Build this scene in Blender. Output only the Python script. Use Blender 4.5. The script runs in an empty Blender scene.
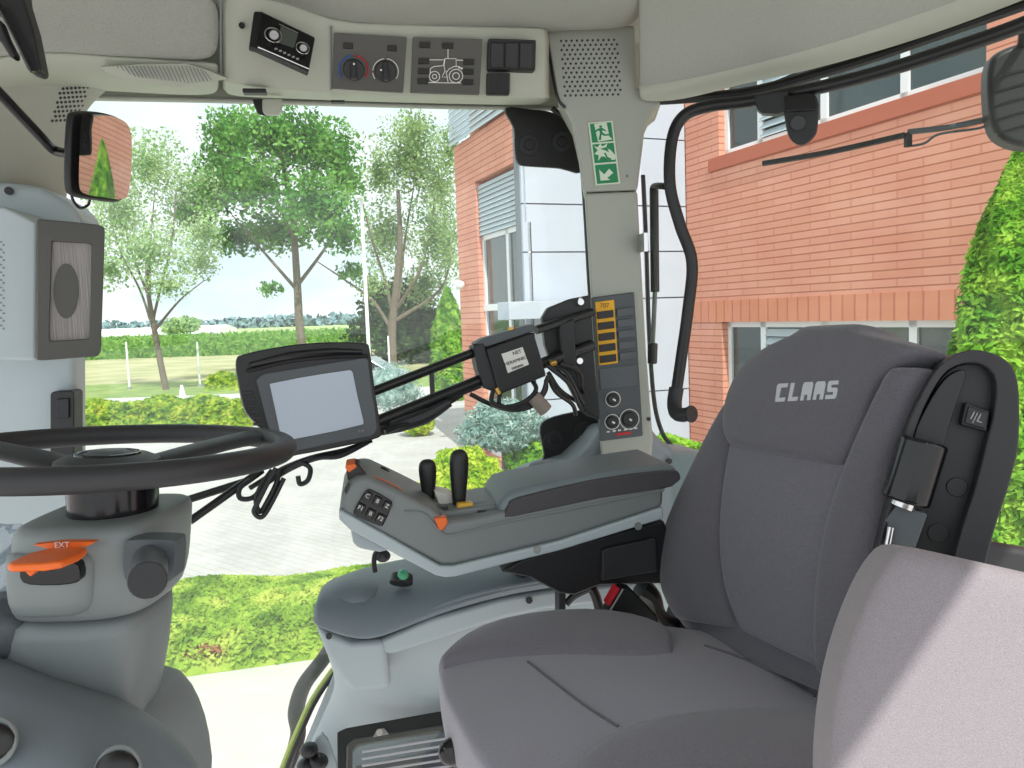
import bpy, math, random
import numpy as np
from mathutils import Vector, Matrix, Euler
random.seed(7)
V = Vector
S = bpy.context.scene
COL = S.collection
R_ = math.radians

# ------------------------------------------------------------------ camera and measuring helpers
CAMZ, F, PITCH, ROLL = 2.8, 800.0, R_(4.96), R_(2.1)
M = Matrix.Rotation(math.pi/2 - PITCH, 3, 'X') @ Matrix.Rotation(-ROLL, 3, 'Z')
CAM = V((0, 0, CAMZ))
TH = R_(10)                                   # the cab is turned a little against the line of sight
A = V((math.cos(TH), math.sin(TH), 0))        # towards the rear of the cab
RR = V((-math.sin(TH), math.cos(TH), 0))      # towards the right side of the cab
UP = V((0, 0, 1))
def ray(px, py): return M @ V(((px-512)/F, (384-py)/F, -1))
class Pl:
    """a plane in the place; hit() says where a line of sight meets it, off lifts towards the viewer"""
    def __init__(s, p, n):
        s.p = V(p); s.n = V(n).normalized()
        if s.n.dot(CAM-s.p) < 0: s.n = -s.n
    def hit(s, px, py, off=0.0):
        d = ray(px, py)
        return CAM + d*((s.p + s.n*off - CAM).dot(s.n)/d.dot(s.n))
    def pts(s, l, off=0.0): return [s.hit(x, y, off) for x, y in l]
def C(px, py, r): return Pl(CAM+RR*r, RR).hit(px, py)
def Y(px, py, y): return Pl((0, y, 0), (0, 1, 0)).hit(px, py)
def Z(px, py, z): return Pl((0, 0, CAMZ+z), (0, 0, 1)).hit(px, py)
def K(a, r, z): return CAM + A*a + RR*r + UP*z
def at(px, d, z):
    p = Y(px, 384, d); return V((p.x, d, CAMZ+z))

# ------------------------------------------------------------------ materials
def lin(c):
    return tuple(((x/255)/12.92 if x/255 <= .04045 else ((x/255+.055)/1.055)**2.4) for x in c)+(1,)
class NT:
    def __init__(s, name):
        s.m = bpy.data.materials.new(name); s.m.use_nodes = True
        s.t = s.m.node_tree; s.t.nodes.clear()
        s.out = s.n('ShaderNodeOutputMaterial')
    def n(s, t, **kw):
        x = s.t.nodes.new(t)
        for k, v in kw.items():
            if k.startswith('i_'):
                x.inputs[k[2:].replace('_', ' ')].default_value = v
            else: setattr(x, k, v)
        return x
    def l(s, a, b): s.t.links.new(a, b)
def coords(t, scale):
    tc = t.n('ShaderNodeTexCoord'); mp = t.n('ShaderNodeMapping')
    mp.inputs['Scale'].default_value = scale if hasattr(scale, '__len__') else (scale,)*3
    t.l(tc.outputs['Object'], mp.inputs[0]); return mp.outputs[0]
def mat(name, col, rough=.5, metal=0, noise=None, var=.0, bump=0., spec=.5, col2=None, coat=0, emit=None, sheen=0):
    t = NT(name); b = t.n('ShaderNodeBsdfPrincipled')
    c = lin(col)
    b.inputs['Base Color'].default_value = c; b.inputs['Roughness'].default_value = rough
    b.inputs['Metallic'].default_value = metal; b.inputs['Specular IOR Level'].default_value = spec
    b.inputs['Coat Weight'].default_value = coat
    if sheen:
        b.inputs['Sheen Weight'].default_value = sheen; b.inputs['Sheen Roughness'].default_value = .4
    if noise:
        nz = t.n('ShaderNodeTexNoise'); nz.inputs['Scale'].default_value = 1; nz.inputs['Detail'].default_value = 3
        t.l(coords(t, noise), nz.inputs['Vector'])
        if var or col2:
            mx = t.n('ShaderNodeMix', data_type='RGBA')
            d2 = lin(col2) if col2 else tuple(min(1, x*(1+var)) for x in c[:3])+(1,)
            d1 = c if col2 else tuple(x*(1-var) for x in c[:3])+(1,)
            mx.inputs[6].default_value = d1; mx.inputs[7].default_value = d2
            rp = t.n('ShaderNodeMapRange'); rp.inputs[1].default_value = .35; rp.inputs[2].default_value = .65
            t.l(nz.outputs[0], rp.inputs[0]); t.l(rp.outputs[0], mx.inputs[0]); t.l(mx.outputs[2], b.inputs['Base Color'])
        if bump:
            bp = t.n('ShaderNodeBump'); bp.inputs['Strength'].default_value = bump; bp.inputs['Distance'].default_value = .002
            t.l(nz.outputs[0], bp.inputs['Height']); t.l(bp.outputs[0], b.inputs['Normal'])
    if emit:
        b.inputs['Emission Color'].default_value = lin(emit[0]); b.inputs['Emission Strength'].default_value = emit[1]
    t.l(b.outputs[0], t.out.inputs[0]); return t.m
def leafmat(name, c1, c2, c3, scale=3.0, trans=.35):
    t = NT(name)
    nz = t.n('ShaderNodeTexNoise'); nz.inputs['Scale'].default_value = 1; nz.inputs['Detail'].default_value = 4
    t.l(coords(t, scale), nz.inputs['Vector'])
    cr = t.n('ShaderNodeValToRGB'); e = cr.color_ramp.elements
    e[0].position = .35; e[0].color = lin(c1); e[1].position = .65; e[1].color = lin(c3)
    x = e.new(.5); x.color = lin(c2)
    t.l(nz.outputs[0], cr.inputs[0])
    d = t.n('ShaderNodeBsdfDiffuse'); tr = t.n('ShaderNodeBsdfTranslucent'); mx = t.n('ShaderNodeMixShader')
    mx.inputs[0].default_value = trans
    t.l(cr.outputs[0], d.inputs[0]); t.l(cr.outputs[0], tr.inputs[0])
    t.l(d.outputs[0], mx.inputs[1]); t.l(tr.outputs[0], mx.inputs[2]); t.l(mx.outputs[0], t.out.inputs[0]); return t.m
def glassmat(name, tint=(245, 250, 248), gloss=.05, haze=.05, dots=False):
    t = NT(name)
    tr = t.n('ShaderNodeBsdfTransparent'); tr.inputs[0].default_value = lin(tint)
    gl = t.n('ShaderNodeBsdfGlossy'); gl.inputs['Roughness'].default_value = .02
    df = t.n('ShaderNodeBsdfTranslucent'); df.inputs[0].default_value = lin((235, 238, 235))  # whitish layer mixed in to imitate pale reflected haze
    m1 = t.n('ShaderNodeMixShader'); m1.inputs[0].default_value = gloss
    m2 = t.n('ShaderNodeMixShader'); m2.inputs[0].default_value = haze
    t.l(tr.outputs[0], m1.inputs[1]); t.l(gl.outputs[0], m1.inputs[2])
    t.l(m1.outputs[0], m2.inputs[1]); t.l(df.outputs[0], m2.inputs[2]); t.l(m2.outputs[0], t.out.inputs[0]); return t.m

# ------------------------------------------------------------------ mesh building
def cr_spline(pts, n=6, closed=False):
    pts = [V(p) for p in pts]
    if len(pts) < 3 and not closed: return pts
    out = []; L = len(pts)
    for i in range(L if closed else L-1):
        p0 = pts[(i-1) % L] if (closed or i > 0) else pts[0]*2-pts[1]
        p1 = pts[i]; p2 = pts[(i+1) % L]
        p3 = pts[(i+2) % L] if (closed or i+2 < L) else pts[-1]*2-pts[-2]
        for k in range(n):
            t = k/n
            out.append(.5*((2*p1)+(p2-p0)*t+(2*p0-5*p1+4*p2-p3)*t*t+(3*p1-p0-3*p2+p3)*t**3))
    if not closed: out.append(pts[-1])
    return out
def sm2(l, n=4, closed=True): return [(p.x, p.y) for p in cr_spline([V((x, y, 0)) for x, y in l], n, closed)]
def resample(pts, n):
    P = pts+[pts[0]]; d = [0]
    for i in range(len(P)-1): d.append(d[-1]+(P[i+1]-P[i]).length)
    out = []; j = 0
    for k in range(n):
        s = d[-1]*k/n
        while d[j+1] < s: j += 1
        out.append(P[j].lerp(P[j+1], (s-d[j])/max(1e-9, d[j+1]-d[j])))
    return out
class MB:
    def __init__(s): s.v = []; s.f = []
    def add(s, vs, fs):
        o = len(s.v); s.v += [V(p) for p in vs]; s.f += [tuple(i+o for i in f) for f in fs]; return s
    def prism(s, pts, vec):
        n = len(pts); vec = V(vec)
        return s.add(list(pts)+[V(p)+vec for p in pts], [tuple(range(n))[::-1], tuple(range(n, 2*n))]+[(i, (i+1) % n, n+(i+1) % n, n+i) for i in range(n)])
    def ringprism(s, outer, inner, vec, n=64):
        o = resample(list(outer), n); 
        inn = resample(list(inner), 4*n); i_ = []
        best = min(range(4*n), key=lambda k: (inn[k]-o[0]).length)
        for k in range(n): i_.append(inn[(best+4*k) % (4*n)])
        vec = V(vec); vs = o+i_+[p+vec for p in o]+[p+vec for p in i_]; fs = []
        for k in range(n):
            q = (k+1) % n
            fs += [(k, q, n+q, n+k), (2*n+k, 3*n+k, 3*n+q, 2*n+q), (k, 2*n+k, 2*n+q, q), (n+k, n+q, 3*n+q, 3*n+k)]
        return s.add(vs, fs)
    def box(s, c, u, v, w):
        c, u, v, w = V(c), V(u), V(v), V(w)
        return s.prism([c-u-v-w, c+u-v-w, c+u+v-w, c-u+v-w], w*2)
    def abox(s, x0, x1, y0, y1, z0, z1):
        return s.prism([V((x0, y0, z0)), V((x1, y0, z0)), V((x1, y1, z0)), V((x0, y1, z0))], (0, 0, z1-z0))
    def tube(s, pts, r, seg=12, n=6, closed=False, flat=None):
        P = cr_spline(pts, n, closed) if n > 1 else [V(p) for p in pts]
        L = len(P); rs = r if hasattr(r, '__len__') else [r]*len(pts)
        rad = [rs[min(len(rs)-1, int(i/(max(1, n) if len(pts) > 2 or closed else 1)))] for i in range(L)] if len(rs) > 1 else [rs[0]]*L
        if len(rs) > 1 and not closed:
            rad = []
            for i in range(L):
                t = i/(L-1)*(len(rs)-1); k = min(int(t), len(rs)-2); rad.append(rs[k]+(rs[k+1]-rs[k])*(t-k))
        rings = []; T0 = (P[1]-P[0]).normalized(); U = T0.orthogonal().normalized()
        for i in range(L):
            T = (P[(i+1) % L]-P[i-1]) if closed else (P[min(i+1, L-1)]-P[max(i-1, 0)])
            T.normalize(); U = (U-T*U.dot(T)).normalized(); W = T.cross(U)
            rings.append([P[i]+(U*math.cos(a)+W*math.sin(a))*rad[i] for a in [2*math.pi*k/seg for k in range(seg)]])
        return s.loft(rings, closed=closed)
    def loft(s, rings, caps=True, closed=False):
        n = len(rings[0]); L = len(rings); fs = []
        for i in range(L if closed else L-1):
            j = (i+1) % L
            for k in range(n): fs.append((i*n+k, i*n+(k+1) % n, j*n+(k+1) % n, j*n+k))
        if caps and not closed: fs += [tuple(range(n))[::-1], tuple(range((L-1)*n, L*n))]
        return s.add([p for r in rings for p in r], fs)
    def cyl(s, p0, p1, r0, r1=None, seg=20):
        return s.tube([p0, p1], [r0, r0 if r1 is None else r1], seg, 1)
    def disc(s, c, n, r, h=.003, seg=20):
        n = V(n).normalized(); return s.cyl(V(c), V(c)+n*h, r, r, seg)
    def ring(s, c, n, R, r, seg=28, ts=8, a0=0, a1=None):
        n = V(n).normalized(); u = n.orthogonal().normalized()
        if abs(n.z) < .99: u = UP.cross(n).normalized()
        w = n.cross(u)
        full = a1 is None; a1 = 2*math.pi if full else a1
        k = seg if full else seg+1
        return s.tube([V(c)+(u*math.cos(a)+w*math.sin(a))*R for a in [a0+(a1-a0)*i/seg for i in range(k)]], r, ts, 1, closed=full)
    def ball(s, c, ax, ay=None, az=None, seg=16, rg=10):
        if ay is None: ax, ay, az = V((ax, 0, 0)), V((0, ax, 0)), V((0, 0, ax))
        rings = []
        for i in range(rg+1):
            t = math.pi*(.02+.96*i/rg)
            rings.append([V(c)+ax*(math.sin(t)*math.cos(a))+ay*(math.sin(t)*math.sin(a))+az*math.cos(t) for a in [2*math.pi*k/seg for k in range(seg)]])
        return s.loft(rings)
    def grid(s, rows):
        n = len(rows[0]); fs = []
        for i in range(len(rows)-1):
            for k in range(n-1): fs.append((i*n+k, i*n+k+1, (i+1)*n+k+1, (i+1)*n+k))
        return s.add([p for r in rows for p in r], fs)
    def pad(s, rows, N, front, back, seg=28, e=.45, endr=.5):
        """rows of (left, right) points: a padded body whose cross-sections are soft rectangles"""
        N = V(N).normalized(); rings = []
        def sgp(x): return math.copysign(abs(x)**e, x)
        def ring(L, Rt, k, sh=V((0, 0, 0)), w=1.0):
            m = (L+Rt)/2; h = (Rt-L)/2*w
            return [m+sh+h*sgp(math.cos(a))+N*((front if math.sin(a) > 0 else back)*k*sgp(math.sin(a))) for a in [2*math.pi*(j+.5)/seg for j in range(seg)]]
        L0, R0 = rows[0]; L1, R1 = rows[-1]
        d0 = ((rows[0][0]+rows[0][1])-(rows[1][0]+rows[1][1])).normalized()
        d1 = ((rows[-1][0]+rows[-1][1])-(rows[-2][0]+rows[-2][1])).normalized()
        q = min(front, back)*endr
        rings.append(ring(L0, R0, .25, d0*q, .9)); rings.append(ring(L0, R0, .75, d0*q*.7, .97))
        for L, Rt in rows: rings.append(ring(L, Rt, 1))
        rings.append(ring(L1, R1, .75, d1*q*.7, .97)); rings.append(ring(L1, R1, .25, d1*q, .9))
        return s.loft(rings)
    def build(s, name, m, parent=None, bevel=0, sub=0, smooth=True, angle=35, seg=2, solid=0, label=None, cat=None, group=None, kind=None, off=0):
        me = bpy.data.meshes.new(name)
        root = parent
        while root is not None and root.parent is not None: root = root.parent
        if parent is not None: o0 = V(root.location)
        else:
            o0 = sum(s.v, V((0, 0, 0)))/len(s.v); o0.z = min(p.z for p in s.v)
        me.from_pydata([p-o0 for p in s.v], [], s.f); me.materials.append(m); me.update()
        import bmesh
        b = bmesh.new(); b.from_mesh(me); bmesh.ops.recalc_face_normals(b, faces=b.faces); b.to_mesh(me); b.free()
        ob = bpy.data.objects.new(name, me); COL.objects.link(ob)
        if parent is None: ob.location = o0
        else: ob.parent = parent
        if solid:
            q = ob.modifiers.new('solid', 'SOLIDIFY'); q.thickness = solid; q.offset = off
        if bevel:
            q = ob.modifiers.new('bevel', 'BEVEL'); q.width = bevel; q.segments = seg; q.limit_method = 'ANGLE'; q.angle_limit = R_(35); q.harden_normals = True
        if sub:
            q = ob.modifiers.new('sub', 'SUBSURF'); q.levels = sub; q.render_levels = sub; q.boundary_smooth = 'PRESERVE_CORNERS'
        if smooth:
            me.polygons.foreach_set('use_smooth', [True]*len(me.polygons))
            if not sub: me.set_sharp_from_angle(angle=R_(angle))
        tag(ob, label, cat, group, kind); return ob
def tag(o, label=None, cat=None, group=None, kind=None):
    for k, v in (('label', label), ('category', cat), ('group', group), ('kind', kind)):
        if v: o[k] = v
    return o
def thing(name, loc, label, cat, group=None, kind=None):
    o = bpy.data.objects.new(name, None); COL.objects.link(o); o.location = V(loc); o.empty_display_size = .05
    return tag(o, label, cat, group, kind)
def text(name, body, org, xd, yd, size, m, parent, depth=.0004):
    cu = bpy.data.curves.new(name, 'FONT'); cu.body = body; cu.size = size; cu.extrude = depth
    cu.align_x = 'CENTER'; cu.align_y = 'CENTER'; cu.materials.append(m)
    tmp = bpy.data.objects.new(name, cu); COL.objects.link(tmp); bpy.context.view_layer.update()
    me = bpy.data.meshes.new_from_object(tmp.evaluated_get(bpy.context.evaluated_depsgraph_get()))
    bpy.data.objects.remove(tmp); ob = bpy.data.objects.new(name, me); COL.objects.link(ob)
    xd = V(xd).normalized(); zd = xd.cross(V(yd)).normalized(); yd = zd.cross(xd)
    root = parent
    while root.parent is not None: root = root.parent
    ob.parent = parent
    mt = Matrix((xd, yd, zd)).transposed().to_4x4(); mt.translation = V(org)-root.location
    ob.matrix_local = mt; return ob
def copy_tree(o, loc, label=None):
    c = o.copy(); COL.objects.link(c); c.location = loc
    if label: c['label'] = label
    for ch in list(o.children):
        d = ch.copy(); COL.objects.link(d); d.parent = c
        for g in list(ch.children):
            e = g.copy(); COL.objects.link(e); e.parent = d
    return c

def onto(ob, px, py):
    """where the line of sight through a pixel meets the finished surface of an object"""
    bpy.context.view_layer.update(); e = ob.evaluated_get(bpy.context.evaluated_depsgraph_get())
    mi = ob.matrix_world.inverted(); o = mi @ CAM; d = (mi.to_3x3() @ ray(px, py)).normalized()
    ok, p, n, _ = e.ray_cast(o, d)
    if not ok: return None, None
    n = (ob.matrix_world.to_3x3() @ n).normalized()
    if n.dot(ray(px, py)) > 0: n = -n
    return ob.matrix_world @ p, n
rng = np.random.default_rng(3)
def leaf_mesh(name, P, N, size, m, parent=None, jitter=.7, aspect=.6, **kw):
    """P: leaf centres (n,3); each leaf is a folded quad of its own"""
    n = len(P); root = parent
    while root is not None and root.parent is not None: root = root.parent
    o0 = np.array(root.location) if root is not None else np.array([P[:, 0].mean(), P[:, 1].mean(), P[:, 2].min()])
    D = rng.normal(size=(n, 3))*jitter + (N if N is not None else 0)
    D /= np.linalg.norm(D, axis=1)[:, None]+1e-9
    T = np.cross(D, rng.normal(size=(n, 3))); T /= np.linalg.norm(T, axis=1)[:, None]+1e-9
    B = np.cross(D, T)
    sz = (size*(.6+.8*rng.random(n)))[:, None]
    a = P+T*sz; b = P+B*sz*aspect+D*sz*.15; c = P-T*sz; d = P-B*sz*aspect+D*sz*.15
    vs = np.stack([a, b, c, d], 1).reshape(-1, 3)-o0
    me = bpy.data.meshes.new(name); me.vertices.add(4*n); me.vertices.foreach_set('co', vs.ravel())
    me.loops.add(4*n); me.loops.foreach_set('vertex_index', np.arange(4*n)); me.polygons.add(n)
    me.polygons.foreach_set('loop_start', np.arange(0, 4*n, 4)); me.update(calc_edges=True); me.validate()
    me.materials.append(m)
    ob = bpy.data.objects.new(name, me); COL.objects.link(ob)
    if parent is None: ob.location = V(o0)
    else: ob.parent = parent
    return tag(ob, **kw)
def lobes(ls, n, shell=.55):
    """random points in a set of ellipsoids (cx,cy,cz,rx,ry,rz), crowded towards their skins"""
    w = np.array([l[3]*l[4]*l[5] for l in ls])**.75; w = w/w.sum()
    k = rng.choice(len(ls), n, p=w); L = np.array(ls)[k]
    d = rng.normal(size=(n, 3)); d /= np.linalg.norm(d, axis=1)[:, None]
    r = (shell+(1-shell)*rng.random(n))[:, None]
    r *= (1+.12*np.sin(d[:, :1]*9+L[:, :1])*np.cos(d[:, 2:]*8))
    return L[:, :3]+d*r*L[:, 3:], d
# ------------------------------------------------------------------ palette
m_head = mat('headliner_fabric', (166, 168, 160), .95, noise=900, var=.14, bump=.5)
m_trimL = mat('light_trim_plastic', (176, 180, 166), .5, noise=700, bump=.06)
m_pill = mat('pillar_plastic', (166, 170, 160), .5, noise=700, bump=.05)
m_blue = mat('pale_grey_plastic', (176, 188, 192), .5, noise=600, bump=.06)
m_wheelarch = mat('pale_arch_plastic', (166, 178, 182), .5, noise=600, bump=.08)
m_chrome_dull = mat('satin_chrome', (150, 150, 150), .4, metal=1)
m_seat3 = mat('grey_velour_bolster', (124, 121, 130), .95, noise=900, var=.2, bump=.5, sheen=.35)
m_mid = mat('mid_grey_plastic', (122, 128, 128), .5, noise=800, bump=.1)
m_col = mat('column_grey_plastic', (126, 134, 134), .45, noise=800, bump=.1)
m_dash = mat('dash_grey_plastic', (114, 125, 131), .5, noise=800, bump=.1)
m_dk = mat('dark_grey_plastic', (84, 90, 94), .5, noise=800, bump=.1)
m_panel = mat('switch_panel_plastic', (78, 84, 88), .5)
m_opanel = mat('overhead_panel_plastic', (84, 84, 80), .5)
m_blk = mat('black_plastic', (30, 31, 32), .42, spec=.5)
m_soft = mat('soft_black_rubber', (44, 45, 48), .5, noise=900, bump=.15)
m_gloss = mat('gloss_black', (16, 17, 20), .15)
m_blkm = mat('black_painted_metal', (20, 21, 22), .35)
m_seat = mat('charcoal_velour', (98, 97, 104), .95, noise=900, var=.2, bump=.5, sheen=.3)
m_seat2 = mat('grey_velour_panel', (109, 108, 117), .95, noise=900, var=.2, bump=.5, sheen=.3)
m_cush = mat('lit_grey_velour_cushion', (148, 146, 157), .95, noise=900, var=.18, bump=.5, sheen=.4)  # velour lightened so its colour carries the light on the cushion
m_bud = mat('taupe_velour', (138, 132, 137), .95, noise=1300, var=.14, bump=.4, sheen=.2)
m_orange = mat('orange_plastic', (236, 108, 34), .4)
m_white = mat('white_print', (226, 226, 220), .6)
m_grey = mat('grey_print', (150, 152, 150), .6)
m_chrome = mat('chrome', (215, 215, 215), .2, metal=1)
m_brass = mat('brass', (196, 160, 84), .3, metal=1)
m_yellow = mat('yellow_label', (240, 180, 30), .5)
m_red = mat('red_plastic', (196, 34, 46), .45)
m_blueprint = mat('blue_print', (40, 92, 176), .5)
m_green = mat('sign_green', (26, 132, 84), .5)
m_ivory = mat('ivory_sign', (214, 228, 206), .5)
m_glass2 = glassmat('rear_glass', gloss=.02, haze=.015)
m_glass = glassmat('cab_glass', gloss=.03, haze=.035)
m_clear = glassmat('clear_plastic', (215, 222, 228), .16, .12)

# ------------------------------------------------------------------ sky
w = bpy.data.worlds.new('sky'); S.world = w; w.use_nodes = True
t = w.node_tree; t.nodes.clear()
def wn(k): return t.nodes.new(k)
wo = wn('ShaderNodeOutputWorld'); bg = wn('ShaderNodeBackground'); tc = wn('ShaderNodeTexCoord'); mp = wn('ShaderNodeMapping')
mp.inputs['Scale'].default_value = (1.6, 1.6, 4.5); mp.inputs['Location'].default_value = (.35, .2, .12)
nz = wn('ShaderNodeTexNoise'); nz.inputs['Scale'].default_value = 1.7; nz.inputs['Detail'].default_value = 9; nz.inputs['Roughness'].default_value = .55
cr = wn('ShaderNodeValToRGB'); cr.color_ramp.elements[0].position = .30; cr.color_ramp.elements[1].position = .50
cr.color_ramp.elements[0].color = lin((196, 222, 243)); cr.color_ramp.elements[1].color = lin((247, 250, 253))
t.links.new(tc.outputs['Generated'], mp.inputs[0]); t.links.new(mp.outputs[0], nz.inputs[0]); t.links.new(nz.outputs[0], cr.inputs[0])
t.links.new(cr.outputs[0], bg.inputs[0]); bg.inputs[1].default_value = 1.0; t.links.new(bg.outputs[0], wo.inputs[0])
sun = bpy.data.lights.new('sun', 'SUN'); sun.energy = 3.6; sun.angle = R_(.6); sun.color = (1, .965, .9)
so = bpy.data.objects.new('sun', sun); COL.objects.link(so)
SUN = V((.16, -.64, .78)).normalized(); so.rotation_euler = SUN.to_track_quat('Z', 'Y').to_euler(); so.location = (3, -8, 12)

# ------------------------------------------------------------------ ground outside
def brickmat(name, c1, c2, mortar, row, brick, msize=.02, bump=.4, mode='wall', rough=.85, rot=0, bias=0, bed=False):
    t = NT(name); b = t.n('ShaderNodeBsdfPrincipled'); b.inputs['Roughness'].default_value = rough
    b.inputs['Specular IOR Level'].default_value = .2
    tc = t.n('ShaderNodeTexCoord'); mp = t.n('ShaderNodeMapping'); mp.inputs['Rotation'].default_value = (0, 0, rot)
    br = t.n('ShaderNodeTexBrick'); br.inputs['Color1'].default_value = lin(c1); br.inputs['Color2'].default_value = lin(c2)
    br.inputs['Mortar'].default_value = lin(mortar); br.inputs['Scale'].default_value = 1
    br.inputs['Row Height'].default_value = row; br.inputs['Brick Width'].default_value = brick
    br.inputs['Mortar Size'].default_value = msize; br.inputs['Bias'].default_value = bias; br.inputs['Mortar Smooth'].default_value = .3
    if mode == 'wall':                                    # u runs along the wall, v is the height
        sx = t.n('ShaderNodeSeparateXYZ'); cx = t.n('ShaderNodeCombineXYZ'); t.l(tc.outputs['Object'], sx.inputs[0])
        a = t.n('ShaderNodeMath', operation='ADD'); t.l(sx.outputs[0], a.inputs[0]); t.l(sx.outputs[1], a.inputs[1])
        t.l(a.outputs[0], cx.inputs[0]); t.l(sx.outputs[2], cx.inputs[1]); t.l(cx.outputs[0], mp.inputs[0])
    else: t.l(tc.outputs['Object'], mp.inputs[0])
    t.l(mp.outputs[0], br.inputs['Vector'])
    nz = t.n('ShaderNodeTexNoise'); nz.inputs['Scale'].default_value = 1.3; nz.inputs['Detail'].default_value = 5; t.l(tc.outputs['Object'], nz.inputs['Vector'])
    mx = t.n('ShaderNodeMix', data_type='RGBA', blend_type='OVERLAY'); mx.inputs[0].default_value = .25
    t.l(br.outputs[0], mx.inputs[6]); t.l(nz.outputs[0], mx.inputs[7]); t.l(mx.outputs[2], b.inputs['Base Color'])
    if bed:
        b2 = t.n('ShaderNodeTexBrick'); b2.inputs['Color1'].default_value = b2.inputs['Color2'].default_value = (1, 1, 1, 1)
        b2.inputs['Mortar'].default_value = (.68, .6, .56, 1); b2.inputs['Scale'].default_value = 1; b2.inputs['Row Height'].default_value = row  # bed joints tinted darker, shade of the recesses put into the colour
        b2.inputs['Brick Width'].default_value = 400; b2.inputs['Mortar Size'].default_value = .011; b2.inputs['Mortar Smooth'].default_value = .3
        t.l(mp.outputs[0], b2.inputs['Vector']); m3 = t.n('ShaderNodeMix', data_type='RGBA', blend_type='MULTIPLY'); m3.inputs[0].default_value = 1
        t.l(mx.outputs[2], m3.inputs[6]); t.l(b2.outputs[0], m3.inputs[7]); t.l(m3.outputs[2], b.inputs['Base Color'])
    bp = t.n('ShaderNodeBump'); bp.inputs['Strength'].default_value = bump; bp.inputs['Distance'].default_value = .02; bp.invert = True
    t.l(br.outputs['Fac'], bp.inputs['Height']); t.l(bp.outputs[0], b.inputs['Normal']); t.l(b.outputs[0], t.out.inputs[0]); return t.m
m_brick = brickmat('red_brick', (222, 156, 134), (216, 148, 124), (210, 140, 118), .11, .42, .010, .3, bed=True)
m_pave = brickmat('pale_block_paving', (192, 189, 187), (187, 183, 180), (168, 165, 162), .12, .24, .006, .15, 'flat', rot=.7)
m_conc = mat('pale_concrete_path', (196, 192, 186), .9, noise=3, var=.05)
m_road = mat('asphalt_road', (196, 194, 192), .9, noise=2, var=.05)
m_grass = mat('grass_ground', (112, 140, 70), .95, noise=1.5, col2=(150, 164, 92))
m_dry = mat('dry_meadow', (186, 178, 136), .95, noise=.35, col2=(158, 160, 112))
m_field = mat('far_field', (142, 170, 96), .95, noise=.05, col2=(196, 200, 150))
def strip(name, y0, y1, z, m, slope=.0, x0=-260, x1=160, **kw):
    b = MB(); b.prism([V((x0, y0+slope*x0, z-.3)), V((x1, y0+slope*x1, z-.3)), V((x1, y1+slope*x1, z-.3)), V((x0, y1+slope*x0, z-.3))], (0, 0, .3))
    return b.build(name, m, smooth=False, **kw)
strip('ground_paving', -12, 27.3, 0, m_pave, kind='structure')
strip('ground_path', 4.6, 6.85, .012, m_conc, slope=.25, kind='structure', x0=-9, x1=1.5)
strip('ground_road', 27.3, 32.6, -.01, m_road, kind='structure')
strip('ground_verge', 32.6, 41, .0, m_grass, kind='structure')
strip('ground_meadow', 41, 74, -.005, m_dry, kind='structure')
strip('ground_field', 74, 900, -.02, m_field, kind='structure', x0=-900, x1=700)

m_lime = leafmat('lime_needles', (134, 178, 40), (190, 214, 62), (222, 232, 96), 5)
m_jun = leafmat('juniper_needles', (104, 146, 48), (160, 194, 72), (206, 218, 108), 3)
m_hedge = leafmat('hedge_leaves', (92, 136, 40), (150, 184, 56), (206, 214, 84), 4)
m_thuja = leafmat('thuja_sprays', (84, 144, 40), (128, 184, 58), (176, 212, 84), 4)
m_tree = leafmat('tree_leaves', (62, 112, 46), (100, 158, 70), (150, 196, 104), .9)
m_pale = leafmat('pale_tree_leaves', (138, 172, 116), (170, 198, 140), (204, 220, 172), .9)  # greens lightened, haze in front of the tree is in the colour
m_olive = leafmat('willow_leaves', (112, 146, 92), (150, 178, 118), (190, 208, 150), .9)  # willow greens also paled by haze put into the colour
m_darkg = leafmat('dark_conifer', (38, 66, 38), (58, 92, 50), (84, 118, 64), 1.5, .2)
m_spruce = leafmat('blue_spruce_needles', (112, 148, 142), (160, 190, 184), (206, 222, 216), 6)
m_corn = leafmat('corn_blades', (82, 134, 56), (120, 168, 74), (160, 192, 100), 2)
m_bark = mat('tree_bark', (118, 106, 94), .95, noise=14, var=.25, bump=.6)
m_brown = mat('dry_brown_twigs', (150, 104, 62), .95)

def bed(name, x0, x1, y0, y1, h, n, size, m, slope=0, label=None, cat='hedge', group=None, kind=None, flat=.8, parent=None, lump=.16):
    """a clipped or spreading hedge: a solid lumpy core hidden under its own leaves"""
    t_ = thing(name, ((x0+x1)/2, (y0+y1)/2+slope*(x0+x1)/2, 0), label, cat, group, kind)
    def top(x, y):
        e = min(1, (y-y0)/(.22*(y1-y0)+.01), (y1-y)/(.22*(y1-y0)+.01), (x-x0)/.3, (x1-x)/.3); e = max(0, e)
        return h*(math.sqrt(1-(1-e)**2)*(1-lump+lump*math.sin(3.1*x+1.7*y)*math.cos(2.3*y-x)))
    nx, ny = max(8, int((x1-x0)/.25)), 12; rows = []
    for j in range(ny+1):
        y = y0+(y1-y0)*j/ny
        rows.append([V((x0+(x1-x0)*i/nx, y+slope*(x0+(x1-x0)*i/nx), max(0, top(x0+(x1-x0)*i/nx, y)-.05))) for i in range(nx+1)])
    MB().grid(rows).build('core', m, t_)
    X = x0+(x1-x0)*rng.random(n); Yy = y0+(y1-y0)*rng.random(n)**.85
    e = rng.random(n); Zz = np.array([top(a, b) for a, b in zip(X, Yy)])*(1-.25*e**3)
    P = np.stack([X, Yy+slope*X, Zz+.0], 1)
    leaf_mesh('leaves', P, np.array([0, -.35, flat]), size, m, t_, .8)
    return t_
jb = bed('juniper_bed', -7, .2, 6.85, 8.4, .45, 70000, .027, m_jun, slope=.25, label='broad bed of feathery light green juniper beyond the cab, between path and paving', cat='juniper')
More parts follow.
